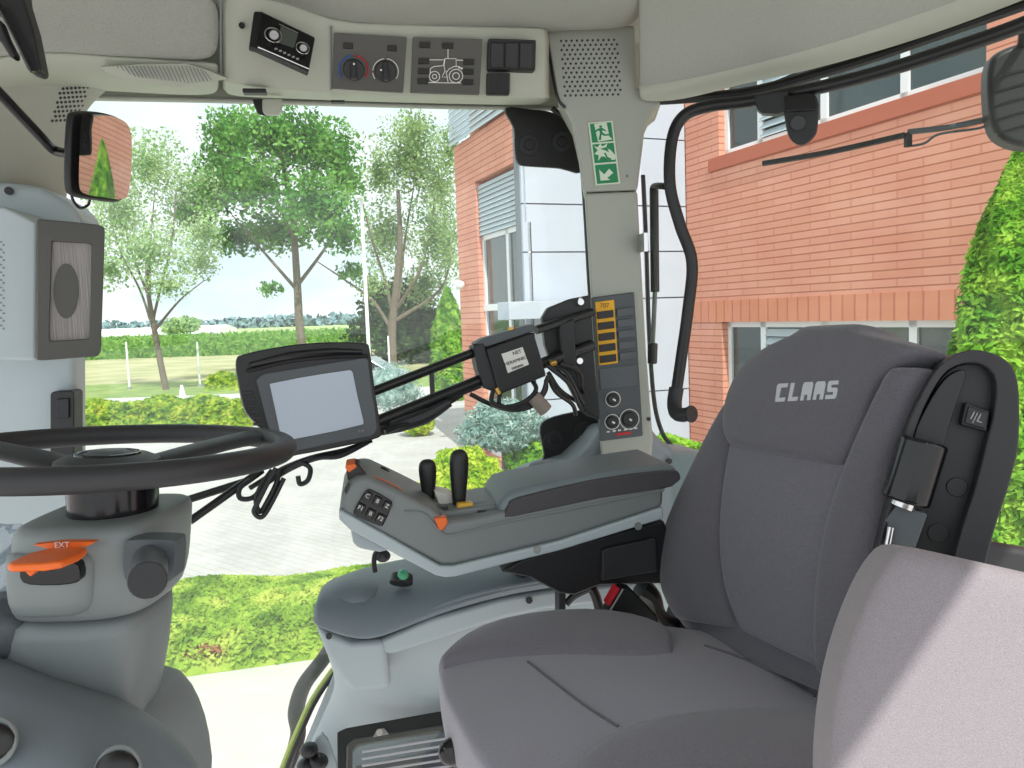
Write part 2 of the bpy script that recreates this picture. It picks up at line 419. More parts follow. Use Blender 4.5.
P_, _ = lobes([(-2.62, 6.33, .16, .22, .08, .06)], 500); leaf_mesh('dry_patch', P_, None, .03, m_brown, jb, label='brown withered patch')
bed('roadside_hedge', -17, -7.2, 21.6, 23.2, .85, 16000, .09, m_hedge, label='low yellow-green hedge in front of the road, left of the screen', cat='hedge')
bed('roadside_hedge', -13.2, -4.5, 34.2, 35.6, .75, 9000, .1, m_hedge, label='clipped green hedge behind the road, right of the traffic cone', cat='hedge')
bed('wall_foot_hedge', 2.0, 6.5, 11.2, 12.4, .95, 12000, .05, m_thuja, label='green hedge at the foot of the brick wall beside the rear pillar', cat='hedge')

def bush(name, px, py0, py1, hw, depth, n, size, m, label, cat='shrub', core=.86, stem=0, group=None, lob=None):
    """round or conical plant whose foot stands on the ground at the given distance"""
    top = Y(px, py0, depth); c = V((top.x, depth, 0)); R0 = hw/F*depth; H = top.z
    t_ = thing(name, c, label, cat, group)
    z0 = stem
    if lob is None: lob = [(0, 0, (z0+H)/2, 1, 1, 1)]
    L = [(c.x+a*R0, c.y+b*R0, (z0+H)/2 if zc is None else zc*H, ra*R0, rb*R0, rc*((H-z0)/2)) for a, b, zc, ra, rb, rc in [(q[0], q[1], None if len(q) == 6 and q[2] == (z0+H)/2 else q[2], q[3], q[4], q[5]) for q in lob]]
    b = MB()
    for q in L: b.ball(V(q[:3]), V((q[3]*core, 0, 0)), V((0, q[4]*core, 0)), V((0, 0, q[5]*core)))
    b.build('core', m, t_)
    P, d = lobes(L, n, .82); P[:, 2] = np.maximum(P[:, 2], .02)
    leaf_mesh('leaves', P, d*.8, size, m, t_, .7)
    if stem:
        MB().cyl(c, c+V((0, 0, z0+.2)), .05, .04).build('trunk', m_bark, t_)
    return t_
bush('round_shrub', 463, 448, 505, 44, 11, 9000, .035, m_lime, 'large round yellow-green shrub behind the black levers of the armrest', stem=0)
bush('round_shrub', 417, 411, 437, 17, 19, 2500, .04, m_lime, 'small round yellow-green shrub on paving under the monitor arm')
bush('green_shrub', 532, 440, 500, 28, 12.5, 4000, .05, m_thuja, 'bright green shrub below the blue spruce, beside the black corner plate')
def topiary(px, py0, py1, hw, depth, n, label):
    top = Y(px, py0, depth); bot = Y(px, py1, depth); c = V((top.x, depth, 0)); W = hw/F*depth; h = (top.z-bot.z)/2; zc = (top.z+bot.z)/2
    t_ = thing('blue_spruce', c, label, 'spruce', None)
    L = [(c.x+a*W, c.y+b*W, zc+z*h, s*W, s*W, h*q) for a, b, z, s, q in [(0, 0, .1, .8, .9), (-.45, -.1, -.25, .55, .6), (.5, .1, -.2, .5, .6), (.05, -.3, -.3, .6, .6), (-.1, .3, .3, .5, .6)]]
    P, d = lobes(L, n, .5); leaf_mesh('needles', P, d, .04, m_spruce, t_, .9, .3)
    b = MB()
    for q in L: b.ball(V(q[:3]), V((q[3]*.6, 0, 0)), V((0, q[4]*.6, 0)), V((0, 0, q[5]*.6)))
    b.build('core', m_spruce, t_); MB().cyl(c, V((c.x, c.y, zc)), .07, .05).build('trunk', m_bark, t_)
topiary(503, 398, 452, 50, 12.6, 16000, 'pale blue-green spruce on a thin trunk before the white wall')
topiary(388, 360, 416, 36, 21, 5000, 'pale blue spruce behind the monitor arms, by the parked car')
def cone_plant(px, py0, hw, depth, n, size, m, label, base=0.0, lean=0):
    top = Y(px, py0, depth); H = top.z; c = V((top.x, depth, 0)); W = hw/F*depth
    t_ = thing('thuja', c, label, 'thuja')
    prof = [(0, .8), (.08, .98), (.3, 1), (.5, .9), (.7, .7), (.86, .42), (.96, .16), (1, .02)]
    rings = [[c+V((math.cos(a)*W*.85*r, math.sin(a)*W*.85*r, z*H)) for a in [2*math.pi*k/16 for k in range(16)]] for z, r in prof]
    MB().loft(rings).build('core', m, t_)
    z = rng.random(n)**1.15; rr = np.interp(z, [p[0] for p in prof], [p[1] for p in prof])*W
    a = rng.random(n)*2*np.pi; q = rr*(.82+.22*rng.random(n))*(1+.12*np.sin(a*5+z*17))
    P = np.stack([c.x+np.cos(a)*q, c.y+np.sin(a)*q, z*H], 1)
    N = np.stack([np.cos(a), np.sin(a), np.full(n, .8)], 1)
    leaf_mesh('leaves', P, N, size, m, t_, .5, .45)
cone_plant(447, 288, 19, 27, 7000, .09, m_thuja, 'slim conical thuja left of the brick building, above the monitor arms')
cone_plant(1020, 150, 66, 7.6, 26000, .05, m_thuja, 'tall thuja outside the rear window behind the folded armrest')

def tree(label, px, by, depth, trunk, branches, crown, n, size, m, rad, shell=.2, name='tree'):
    b0 = Y(px, by, depth); b0.z = 0
    t_ = thing(name, b0, label, 'tree')
    T = MB(); T.tube([b0+V((0, 0, -.1))]+[Y(x, y, depth) for x, y in trunk], [rad]+[rad*.8, rad*.55][:1]+[rad*.4], 8, 4)
    T.build('trunk', m_bark, t_)
    Bm = MB()
    for k, br in enumerate(branches):
        o = [Y(x, y, depth+(.0 if i == 0 else (1.3*math.sin(k*2.1+i)))) for i, (x, y) in enumerate(br)]
        Bm.tube(o, [rad*.45, rad*.12], 6, 4)
    Bm.build('branches', m_bark, t_)
    L = []
    for k, (x, y, rx, ry) in enumerate(crown):
        c = Y(x, y, depth+2.2*math.sin(k*2.4)); L.append((c.x, c.y, c.z, rx/F*depth, min(rx, ry)/F*depth*1.1, ry/F*depth))
    P, d = lobes(L, n, shell); leaf_mesh('crown', P, None, size, m, t_, 1.0)
    return t_
tree('dense green broadleaf tree in the middle of the side window', 308, 382, 40, [(300, 330), (297, 280), (292, 215), (280, 150)],
     [[(298, 285), (330, 240), (350, 190)], [(297, 290), (262, 250), (232, 215)], [(294, 240), (268, 180), (250, 140)], [(292, 220), (322, 160), (335, 130)]],
     [(275, 135, 56, 36), (228, 135, 30, 28), (200, 210, 20, 26), (222, 168, 30, 26), (322, 150, 44, 34), (250, 185, 48, 32), (212, 195, 26, 22), (318, 205, 46, 34), (278, 232, 44, 26), (235, 238, 34, 20), (340, 235, 24, 20), (345, 180, 22, 26), (270, 288, 14, 9), (352, 272, 16, 12)],
     24000, .12, m_tree, .24, .0)
tree('slender pale tree with forked bare branches at the left of the side window', 166, 384, 36, [(160, 360), (153, 322), (148, 290), (146, 250)],
     [[(152, 325), (140, 290), (122, 255), (112, 225)], [(152, 325), (160, 290), (172, 240), (176, 190)], [(150, 310), (150, 250), (155, 190)], [(155, 330), (180, 300), (205, 280)], [(150, 300), (128, 240), (120, 180)]],
     [(150, 165, 40, 38), (95, 240, 20, 40), (110, 190, 26, 34), (200, 190, 26, 34), (205, 235, 22, 30), (125, 215, 30, 34), (185, 210, 32, 38), (150, 250, 46, 30), (200, 262, 24, 22), (110, 270, 22, 24), (168, 285, 30, 16)],
     16000, .08, m_pale, .16, .0)
tree('tall thin-leaved willow with crossing trunks behind the lamp post', 392, 352, 46, [(392, 330), (396, 290), (400, 240), (398, 190)],
     [[(392, 330), (372, 300), (345, 280), (318, 262)], [(394, 320), (385, 280), (372, 240), (362, 200)], [(396, 310), (420, 270), (432, 220), (436, 170)], [(398, 300), (405, 240), (415, 180)], [(396, 320), (440, 290), (452, 250)]],
     [(410, 160, 40, 50), (450, 150, 18, 30), (448, 250, 16, 40), (385, 235, 34, 40), (435, 235, 30, 46), (415, 130, 22, 22), (425, 285, 28, 26), (372, 285, 20, 18), (440, 190, 22, 40), (380, 175, 20, 30)],
     18000, .10, m_olive, .26, .0)
cb = thing('conifer_hedge', (-7.2, 50, 0), 'dark green evergreen clump behind the lamp post', 'evergreen')
P_, d_ = lobes([(Y(400, 310, 50).x+dx, 50, z, 2.2, 1.6, 1.9) for dx, z in ((-1.4, 1.6), (.2, 3.6), (1.5, 2.0), (.8, 1.4), (-.6, 3.2))], 7000, .6)
leaf_mesh('foliage', P_, d_, .16, m_darkg, cb)
st = thing('orchard_tree', Y(183, 340, 120), 'small round pale green tree in front of the white sheds', 'tree'); st.location.z = 0
q = Y(183, 325, 120); P_, d_ = lobes([(q.x, 120, q.z, 2.9, 2, 1.3), (q.x-1.6, 120, q.z-.5, 1.8, 1.5, .9)], 1200, .4); leaf_mesh('crown', P_, d_, .3, m_pale, st)
MB().cyl(V((q.x, 120, 0)), q, .15).build('trunk', m_bark, st)

# corn: countless blades
n = 16000; X = -75+85*rng.random(n); Yc = 74+30*rng.random(n)**1.6; Zc = 1.95*rng.random(n)
leaf_mesh('cornfield', np.stack([X, Yc+.0*X, Zc], 1), np.array([0, -.6, 0.]), .3, m_corn, None, .5, .28, kind='stuff', label='strip of tall green maize beyond the dry meadow', cat='cornfield')
MB().abox(-75, 10, 76, 104, 0, 1.7).build('ground_crop', m_corn, smooth=False, kind='structure')
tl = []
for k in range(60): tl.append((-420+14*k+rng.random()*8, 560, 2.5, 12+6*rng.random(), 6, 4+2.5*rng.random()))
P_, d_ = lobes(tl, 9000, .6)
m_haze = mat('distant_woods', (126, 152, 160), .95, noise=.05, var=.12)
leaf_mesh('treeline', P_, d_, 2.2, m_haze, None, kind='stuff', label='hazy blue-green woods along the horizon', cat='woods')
gh = thing('greenhouse', (-83, 185, 0), 'long low white greenhouse on the horizon behind the maize', 'greenhouse')
m_gh = mat('white_sheeting', (240, 240, 240), .7)
b = MB(); 
b.prism([V((-100, 185, 0)), V((-100, 185, 2.0)), V((-100, 191, 2.9)), V((-100, 197, 2.0)), V((-100, 197, 0))], (33, 0, 0)); b.build('roof', m_gh, gh, smooth=False)
b = MB(); b.abox(-99.8, -67.2, 184.9, 185, .1, 1.1); b.build('side_wall', m_grey, gh, smooth=False)
def post(px, py0, by, depth, r, name, label, cat, m, group=None):
    a = Y(px, py0, depth); t_ = thing(name, (a.x, depth, 0), label, cat, group)
    MB().cyl(V((a.x, depth, 0)), a, r, r*.9, 10).build('shaft', m, t_)
    MB().cyl(V((a.x, depth, 0)), V((a.x, depth, .12)), r*2.2, r*2, 10).build('foot', m_grey, t_)
    return t_, a
post(126, 342, 390, 37, .05, 'fence_post', 'white fence post in the meadow left of the leaning trunk', 'fence post', m_gh)
post(197, 342, 390, 37, .05, 'fence_post', 'white fence post behind the green hedge left of the screen', 'fence post', m_gh)
post(388, 336, 370, 34, .04, 'fence_post', 'white fence post behind the parked car', 'fence post', m_gh)
lp, a = post(361, 200, 345, 33, .075, 'lamp_post', 'tall white lamp post in front of the willow', 'lamp post', m_gh)
MB().box(a+V((0, -.35, .03)), (.12, 0, 0), (0, .45, 0), (0, 0, .05)).build('lamp_head', m_gh, lp, bevel=.02)
# traffic cone
c0 = Y(183, 404, 28.6); c0.z = 0; cn = thing('traffic_cone', c0, 'white traffic cone at the edge of the road', 'traffic cone')
MB().cyl(c0+V((0, 0, .03)), c0+V((0, 0, .72)), .17, .04).build('body', m_gh, cn)
MB().box(c0+V((0, 0, .02)), (.22, 0, 0), (0, .22, 0), (0, 0, .02)).build('base', m_orange, cn, bevel=.01)
# parked car
cc = Y(352, 371, 29); cc.z = 0
car = thing('car', cc, 'silver car parked behind the monitor arm, dark windows', 'car')
m_car = mat('silver_car_paint', (190, 200, 208), .3, metal=.4); m_win = mat('dark_car_glass', (36, 44, 52), .1)
def carp(l, y0, y1): return [cc+V((x, y0, z)) for x, z in l], V((0, y1-y0, 0))
p, v = carp([(-1.9, .35), (-1.95, .7), (-1.7, .9), (-.9, 1.0), (-.4, 1.42), (.8, 1.45), (1.5, 1.0), (1.95, .9), (2.0, .4)], -.85, .85)
MB().prism(p, v).build('body', m_car, car, bevel=.08, seg=3)
p, v = carp([(-.85, 1.02), (-.38, 1.37), (.78, 1.39), (1.35, 1.02)], -.87, .87)
MB().prism(p, v).build('window', m_win, car, bevel=.02)
for x in (-1.2, 1.25):
    for y in (-.8, .8): MB().cyl(cc+V((x, y-.1, .33)), cc+V((x, y+.1, .33)), .33).build('wheel', m_blk, car, bevel=.03)

# ------------------------------------------------------------------ the office building
dB = V((-.375, .927, 0)); nB = V((.927, .375, 0)); NB = 8.385
EU = -dB                                              # along the near wall, towards the viewer
cA = V((nB*NB)) - EU*( (nB*NB - V((3.21, 14.43, 0))).dot(EU)); cA = V((3.21, 14.43, 0))
cB = Pl(cA, dB).hit(522.5, 240); cB.z = 0
W1 = Pl(cA, nB); W2 = Pl(cB, nB); W3 = Pl(cA, dB)
def uz(pl, o, ud, px, py): h = pl.hit(px, py); return (h-o).dot(ud), h.z
bd = thing('office_building', cA, 'red brick office building with white panels and grey louvres', 'building')
def wallh(o, ud, nd, u0, u1, z0, z1, holes, th):
    """wall slab with openings: holes (u0,u1,z0,z1); nd points inward"""
    us = sorted({u0, u1, *[h[0] for h in holes], *[h[1] for h in holes]}); zs = sorted({z0, z1, *[h[2] for h in holes], *[h[3] for h in holes]})
    us = [u for u in us if u0 <= u <= u1]; zs = [z for z in zs if z0 <= z <= z1]; b = MB()
    for i in range(len(us)-1):
        for j in range(len(zs)-1):
            uc, zc = (us[i]+us[i+1])/2, (zs[j]+zs[j+1])/2
            if any(h[0] < uc < h[1] and h[2] < zc < h[3] for h in holes): continue
            p = [o+ud*us[i]+UP*zs[j], o+ud*us[i+1]+UP*zs[j], o+ud*us[i+1]+UP*zs[j+1], o+ud*us[i]+UP*zs[j+1]]
            b.prism(p, nd*th)
    return b
uw0, zs0 = uz(W1, cA, EU, 719, 156); uw1, _ = uz(W1, cA, EU, 986, 78)
H1 = (uw0, uw1, zs0, zs0+1.75)
ul0, zl1 = uz(W1, cA, EU, 722, 322); ul1, _ = uz(W1, cA, EU, 962, 318); H2 = (ul0, ul1, .9, zl1)
wallh(cA, EU, nB, 0, 16, 0, 9.5, [H1, H2], .3).build('brick_wall', m_brick, bd, smooth=False)
# soldier course, a band of bricks on end over the lower windows
m_sold = brickmat('soldier_bricks', (218, 144, 114), (212, 136, 106), (192, 116, 94), .5, .12, .010, .5)
MB().prism([cA+EU*ul0*.2+UP*(zl1+.0)-nB*.012, cA+EU*15+UP*(zl1+.0)-nB*.012, cA+EU*15+UP*(zl1+.36)-nB*.012, cA+EU*ul0*.2+UP*(zl1+.36)-nB*.012], nB*.02).build('brick_wall', m_sold, bd, smooth=False)
m_sillb = mat('brick_sill', (186, 104, 82), .85)
MB().prism([cA+EU*(uw0-.25)+UP*(zs0-.22)-nB*.04, cA+EU*(uw1+.25)+UP*(zs0-.22)-nB*.04, cA+EU*(uw1+.25)+UP*(zs0-.02)-nB*.04, cA+EU*(uw0-.25)+UP*(zs0-.02)-nB*.04], nB*.05).build('sill', m_sillb, bd, smooth=False)
m_frame = mat('white_window_frame', (232, 234, 236), .4)
m_wglass = mat('building_window_glass', (52, 66, 66), .08, spec=.9)
m_louv = mat('grey_blue_louvre', (176, 190, 196), .5)
m_wpan = mat('white_cladding', (186, 194, 208), .5, noise=2, var=.02)
m_dark = mat('joint_shadow_gap', (120, 126, 134), .8)
def win(o, ud, nd, h, nmul, louv=None, inset=.12):
    u0, u1, z0, z1 = h; f = MB()
    def bar(a, b_, c, d, t=.06): f.prism([o+ud*a+UP*c+nd*inset, o+ud*b_+UP*c+nd*inset, o+ud*b_+UP*d+nd*inset, o+ud*a+UP*d+nd*inset], nd*t)
    bar(u0, u1, z0, z0+.09); bar(u0, u1, z1-.09, z1); bar(u0, u0+.09, z0, z1); bar(u1-.09, u1, z0, z1)
    for u in nmul: bar(u-.06, u+.06, z0, z1)
    w_ = f.build('window', m_frame, bd, smooth=False)
    MB().prism([o+ud*u0+UP*z0+nd*(inset+.04), o+ud*u1+UP*z0+nd*(inset+.04), o+ud*u1+UP*z1+nd*(inset+.04), o+ud*u0+UP*z1+nd*(inset+.04)], nd*.02).build('pane', m_wglass, w_, smooth=False)
    if louv:
        b = MB(); k = int((z1-z0)/.14)
        for i in range(k):
            z = z0+.1+i*(z1-z0-.2)/k
            b.prism([o+ud*louv[0]+UP*z+nd*(inset-.03), o+ud*louv[1]+UP*z+nd*(inset-.03), o+ud*louv[1]+UP*(z+.11)+nd*(inset+.03), o+ud*louv[0]+UP*(z+.11)+nd*(inset+.03)], nd*.012)
        b.build('louvre', m_louv, w_, smooth=False)
def ua(px, py, pl=W1, o=cA, ud=EU): return uz(pl, o, ud, px, py)[0]
win(cA, EU, nB, H1, [ua(754, 150), ua(817, 126), ua(897, 103)], (ua(754, 150), ua(786, 138)))
win(cA, EU, nB, H2, [ua(757, 322), ua(818, 320), ua(906, 318)], (ua(760, 322), ua(816, 320)))
# white clad face between the two brick wings, with open joints
Lw = (cB-cA).length; uW = (cB-cA).normalized()
zj = [uz(W3, cA, uW, 550, y)[1] for y in (204, 252, 300)]
pb = [0, 1.35, zj[2]-.02, zj[1], zj[0], zj[0]+1.15, zj[0]+2.3, 9.5]
b = MB()
for i in range(len(pb)-1):
    for j in range(2):
        a0, a1 = Lw/2*j+.012, Lw/2*(j+1)-.012
        b.prism([cA+uW*a0+UP*(pb[i]+.012), cA+uW*a1+UP*(pb[i]+.012), cA+uW*a1+UP*(pb[i+1]-.012), cA+uW*a0+UP*(pb[i+1]-.012)], dB*.06)
b.build('white_panel', m_wpan, bd, smooth=False)
MB().prism([cA+dB*.06, cB+dB*.06, cB+dB*.06+UP*9.5, cA+dB*.06+UP*9.5], dB*.2).build('backing', m_dark, bd, smooth=False)
# projecting white ledge
hl = W3.hit(524, 302); MB().box(V((hl.x+.35, hl.y-.25, W3.hit(540, 310).z)), uW*.75, dB*.25, UP*.14).build('ledge', m_wpan, bd, bevel=.01)
# far wing
uB, _ = uz(W2, cB, dB, 456, 200); zc = W2.hit(500, 120).z
g0, gz = uz(W2, cB, dB, 477, 236); gzt = W2.hit(478, 180).z
H3 = (.0, g0, .15, gz); H4 = (.0, g0, gz+.0, gzt+.0)
MB().prism([cB+dB*.27, cB+dB*.4, cB+dB*.4+nB*.3, cB+dB*.27+nB*.3], UP*.15).build('plinth', m_wpan, bd, smooth=False)
wallh(cB, dB, nB, .27, uB, 0, W2.hit(480, 130).z, [H3, H4], .3).build('brick_wall', m_brick, bd, smooth=False)
ztop = W2.hit(480, 130).z
def louvres(u0, u1, z0, z1, off, pitch=.085):
    b = MB(); k = int((z1-z0)/pitch)
    for i in range(k):
        z = z0+i*pitch; o = cB-nB*off
        b.prism([o+dB*u0+UP*z, o+dB*u1+UP*z, o+dB*u1+UP*(z+pitch*.92)+nB*.03, o+dB*u0+UP*(z+pitch*.92)+nB*.03], nB*.02)
    b.build('louvre', m_louv, bd, smooth=False)
louvres(0, g0, gz, gzt, -.04); louvres(-.0, uB, ztop, 9.4, .1, .11)
win(cB, dB, nB, H3, [g0*.42], None, .1)
tr = W2.hit(480, 308).z
MB().prism([cB+UP*(tr-.06)-nB*-.08, cB+dB*g0+UP*(tr-.06)+nB*.08, cB+dB*g0+UP*(tr+.06)+nB*.08, cB+UP*(tr+.06)+nB*.08], nB*.06).build('transom', m_frame, bd, smooth=False)
# body of the building behind its faces
q = [cA+nB*.35+EU*16, cA+nB*.35, cB+nB*.45+dB*.45, cB+nB*.35+dB*uB, cB+dB*uB+nB*9, cA+EU*16+nB*9]
MB().prism(q, UP*9.3).build('core', m_brick, bd, smooth=False)
gl = W2.hit(466, 285); l_ = MB().ball(gl-nB*.12, .09); l_.build('wall_lamp', m_white, bd)
# ================================================================== THE CAB
# ------------------------------------------------------------------ roof lining and header
def rowpts(l): return [p if isinstance(p, Vector) else C(*p) for p in l]
CZ = .535
cols = [-160, -80, 0, 50, 110, 165, 221]
top = [(-160, -60, 1.34), (-80, -46, 1.36), (0, -34, 1.38), (50, -26, 1.40), (110, -20, 1.41), (165, -14, 1.42), (221, -8, 1.43), (287, 1, 1.43), (333, 23, 1.45), (440, 26, 1.46), (548, 28, 1.48), (600, 27, 1.49), (637, 25, 1.50)]
P2 = rowpts(top)
def slope(p, dr, z):
    a, r = (p-CAM).dot(A), (p-CAM).dot(RR); return K(a, r-dr, z)
rA = [slope(p, .0, CZ) for p in P2]; rA = [K((p-CAM).dot(A), .35, CZ) for p in P2]
rB = [K((p-CAM).dot(A), 1.05, CZ) for p in P2]
rC = [slope(p, .14, CZ-.004) for p in P2]
# the far side of the right-hand lining drops down as a soft cove left of the radio
cove = rowpts([(-160, 80, 1.40), (-80, 70, 1.42), (0, 58, 1.44), (50, 52, 1.45), (110, 58, 1.46), (165, 60, 1.47), (221, 64, 1.48)])
covm = [(a+b)/2+RR*.012-UP*.0 for a, b in zip(P2[:7], cove)]
MB().grid([rA, rB, rC, P2, [p+RR*.02+UP*.002 for p in P2], [p+RR*.05-(UP*.03 if i < 10 else UP*-.01) for i, p in enumerate(P2)]]).build('ceiling', m_head, sub=2, solid=.02, kind='structure', off=1)
MB().grid([[p+UP*.0 for p in P2[:7]], covm, cove]).build('trim_1', m_head, sub=2, solid=.015, kind='structure', off=1)
# rear lining, curving round above the rear window
rl = [(637, 25, 88, 1.50, 1.60), (684, 10, 80, 1.46, 1.57), (740, -5, 66, 1.38, 1.50), (790, -20, 53, 1.30, 1.43), (850, -40, 36, 1.22, 1.36), (950, -70, 0, 1.10, 1.25), (1080, -120, -52, .95, 1.10), (1240, -190, -120, .78, .93)]
rt, rb, rr0, rr1, lip = [], [], [], [], []
for px, ya, yb, da, db in rl:
    pb = Y(px, yb, db); pt = Y(px, 0, da-.06); pt.z = CAMZ+CZ-.006
    rb.append(pb); rt.append(pt); rr1.append(V((pt.x*.82, pt.y*.82, CAMZ+CZ))); rr0.append(V((pt.x*.28, .34, CAMZ+CZ+.0)))
mid = [(a*.45+b*.55)+UP*.022 for a, b in zip(rt, rb)]
MB().grid([rr0, rr1, rt, mid, rb, [p-UP*.012+V((0, .02, 0)) for p in rb]]).build('ceiling', m_head, sub=2, solid=.012, kind='structure', off=1)
low = [(637, 103, 1.62), (684, 101, 1.61), (740, 84, 1.54), (790, 75, 1.47), (850, 60, 1.40), (950, 30, 1.29), (1080, -22, 1.14), (1240, -92, .97)]
lo = [Y(*q) for q in low]; md = [(a+b)/2-V((0, .012, 0)) for a, b in zip(rb, lo)]
MB().grid([[p+V((0, .012, .03)) for p in rb], [p+V((0, .004, .004)) for p in rb], md, lo]).build('trim_2', m_trimL, sub=2, solid=.008, kind='structure', off=0)
# roof shell overhead, its unseen rear left corner shaped to cast the instructor seat's shadow edge
rz = CAMZ+CZ+.05
roof = [V((-1.5, -.36, rz)), V((.335, -.36, rz)), V((.428, -.206, rz)), V((.508, -.07, rz)), V((.64, .0, rz)), V((.84, .32, rz)), V((1.0, .64, rz)), V((1.02, 1.0, rz)), V((.9, 1.5, rz)), V((.62, 1.85, rz)), V((.1, 2.0, rz)), V((-1.5, 1.75, rz))]
MB().prism(roof, UP*.12).build('ceiling', m_trimL, kind='structure', bevel=.03)

def HR(py): return 1.45+(py-25)*.0009
def H(px, py, off=0): return C(px, py, HR(py)-off)
# header console: face with the controls, then underside to the window
hx = [221, 254, 287, 333, 380, 440, 500, 552]
ft = rowpts([(221, -8, 1.43), (254, -3, 1.43), (287, 1, 1.43), (333, 23, 1.45), (380, 24, 1.455), (440, 26, 1.46), (500, 27, 1.47), (552, 28, 1.48)])
fb = rowpts([(221, 82, 1.50), (254, 86, 1.50), (287, 90, 1.505), (333, 93, 1.512), (380, 94.5, 1.515), (440, 96.5, 1.518), (500, 98, 1.52), (552, 99, 1.52)])
ub = rowpts([(221, 99, 1.72), (254, 100.5, 1.72), (287, 101, 1.72), (333, 103, 1.72), (380, 104.5, 1.72), (440, 106, 1.72), (500, 107, 1.72), (552, 108, 1.72)])
hd = thing('trim_3', K(-.5, 1.5, .4), None, None, kind='structure')
MB().grid([ft, [a*.98+b*.02 for a, b in zip(ft, fb)], [a*.03+b*.97 for a, b in zip(ft, fb)], fb, [a*.94+b*.06 for a, b in zip(fb, ub)], ub]).build('header_console', m_trimL, hd, sub=1, solid=.012, off=1)
# underside left of the radio, with the window rim
lt = rowpts([(-160, 80, 1.405), (-80, 70, 1.425), (0, 58, 1.445), (50, 52, 1.455), (110, 58, 1.465), (165, 60, 1.475), (221, 64, 1.485)])
lm = rowpts([(-160, 120, 1.44), (-80, 108, 1.46), (0, 90, 1.48), (50, 74, 1.49), (110, 80, 1.5), (165, 86, 1.5), (221, 88, 1.505)])
lb = rowpts([(-160, 130, 1.6), (-80, 118, 1.6), (0, 104, 1.62), (60, 92, 1.66), (110, 94, 1.70), (165, 97, 1.72), (221, 99, 1.72)])
MB().grid([lt, [a*.9+b*.1 for a, b in zip(lt, lm)], lm, lb]).build('underside', m_trimL, hd, sub=2, solid=.012, off=1)
MB().tube([H(221, y, .001) for y in (-4, 20, 50, 80)], .0022, 6).build('seam', m_mid, hd)
MB().tube([H(331, y, .001) for y in (26, 34, 60, 90)], .0018, 6).build('seam', m_mid, hd)
MB().prism([C(x, y, 1.742) for x, y in [(-200, -110), (640, -110), (650, 100), (600, 112), (552, 107.5), (440, 105.5), (330, 102.5), (200, 99), (95, 97), (-200, 97)]], RR*.03).build('sky_gap_backing', m_trimL, hd, smooth=False)  # added backing strip, blocks sky showing through the header gaps
MB().disc(H(242, 26, .001), -RR, .005, .004).build('screw', m_blk, hd)
# vent louvres in the underside
vq = [C(100, 66, 1.462), C(140, 63.5, 1.466), C(187, 62.5, 1.47), C(210, 70, 1.478), C(229, 78, 1.487), C(215, 81, 1.49), C(180, 87, 1.492), (C(140, 82, 1.488)), C(108, 74, 1.478)]
vq = [p-RR*.006-UP*.003 for p in vq]
MB().prism(vq, RR*.008+UP*.004).build('vent_panel', m_trimL, hd, bevel=.002)
b = MB()
for k in range(26):
    x = 110+k*3.8; yb = 77+(x-108)*.115 if x < 180 else 86-(x-180)*.12
    yt = 66.5 if x < 190 else 66.5+(x-190)*.36
    b.tube([C(x, yt, 1.462)-RR*.004, C(x+7, yb-2, 1.478)-RR*.004], .0009, 4, 1)
b.build('vent_louvres', m_mid, hd)
# small latch and clip under the header
MB().box(C(255, 92, 1.5), A*.02, RR*.01, UP*.004).build('latch', m_blk, hd, bevel=.002)
MB().prism([C(x, y, 1.6) for x, y in [(262, 98), (282, 98), (281, 110), (277, 114), (266, 114), (262, 111)]], RR*.02).build('visor_clip', m_trimL, hd, bevel=.004)
MB().prism([C(x, y, 1.63) for x, y in [(252, 99), (264, 99), (266, 112), (270, 116), (258, 114), (255, 108)]], RR*.008).build('visor_hook', m_blk, hd, bevel=.002)
MB().box(C(338, 102, 1.55), A*.012, RR*.006, UP*.002).build('slot', m_blk, hd)

# radio
rp = Pl(C(280, 45, 1.41), RR+A*-.25+UP*-.3)
rd = thing('car_radio', rp.hit(280, 60), 'black car radio with two round knobs, set into the ceiling console', 'radio')
q = [(263, 12), (315, 38), (308, 72), (257, 48)]
MB().prism(rp.pts([(254, 10.5), (262, 11), (315.5, 37), (308.5, 73), (256, 49), (249, 47)]), rp.n*-.012).build('housing', m_blk, rd, bevel=.003)
MB().prism(rp.pts(q, .006), rp.n*-.006).build('faceplate', m_gloss, rd, bevel=.002)
MB().prism(rp.pts([(281, 26), (298, 34), (294, 48), (277, 42)], .0075), rp.n*-.001).build('display', mat('radio_display', (84, 90, 84), .3), rd)
for x, y, r in ((274, 35, .0075), (303.5, 48, .006)):
    k_ = MB().cyl(rp.hit(x, y, .006), rp.hit(x, y, .02), r*1.15, r).build('knob', m_chrome_dull, rd, bevel=.001)
    MB().ring(rp.hit(x-.8, y, .008), rp.n, r*1.75, .0011).build('knob_ring', m_chrome, k_)
for i in range(6):
    x = 276+i*4.3; MB().box(rp.hit(x, 49+i*2.0, .0075), A*.0022, UP*.0012, rp.n*.001).build('button', m_grey, rd)
MB().tube([rp.hit(258, 47, .007), rp.hit(309, 69, .007)], .0012, 6, 1).build('lower_trim', m_chrome, rd)
MB().tube([rp.hit(279, 24, .007), rp.hit(298, 33, .007)], .0006, 6, 1).build('slot', m_grey, rd)

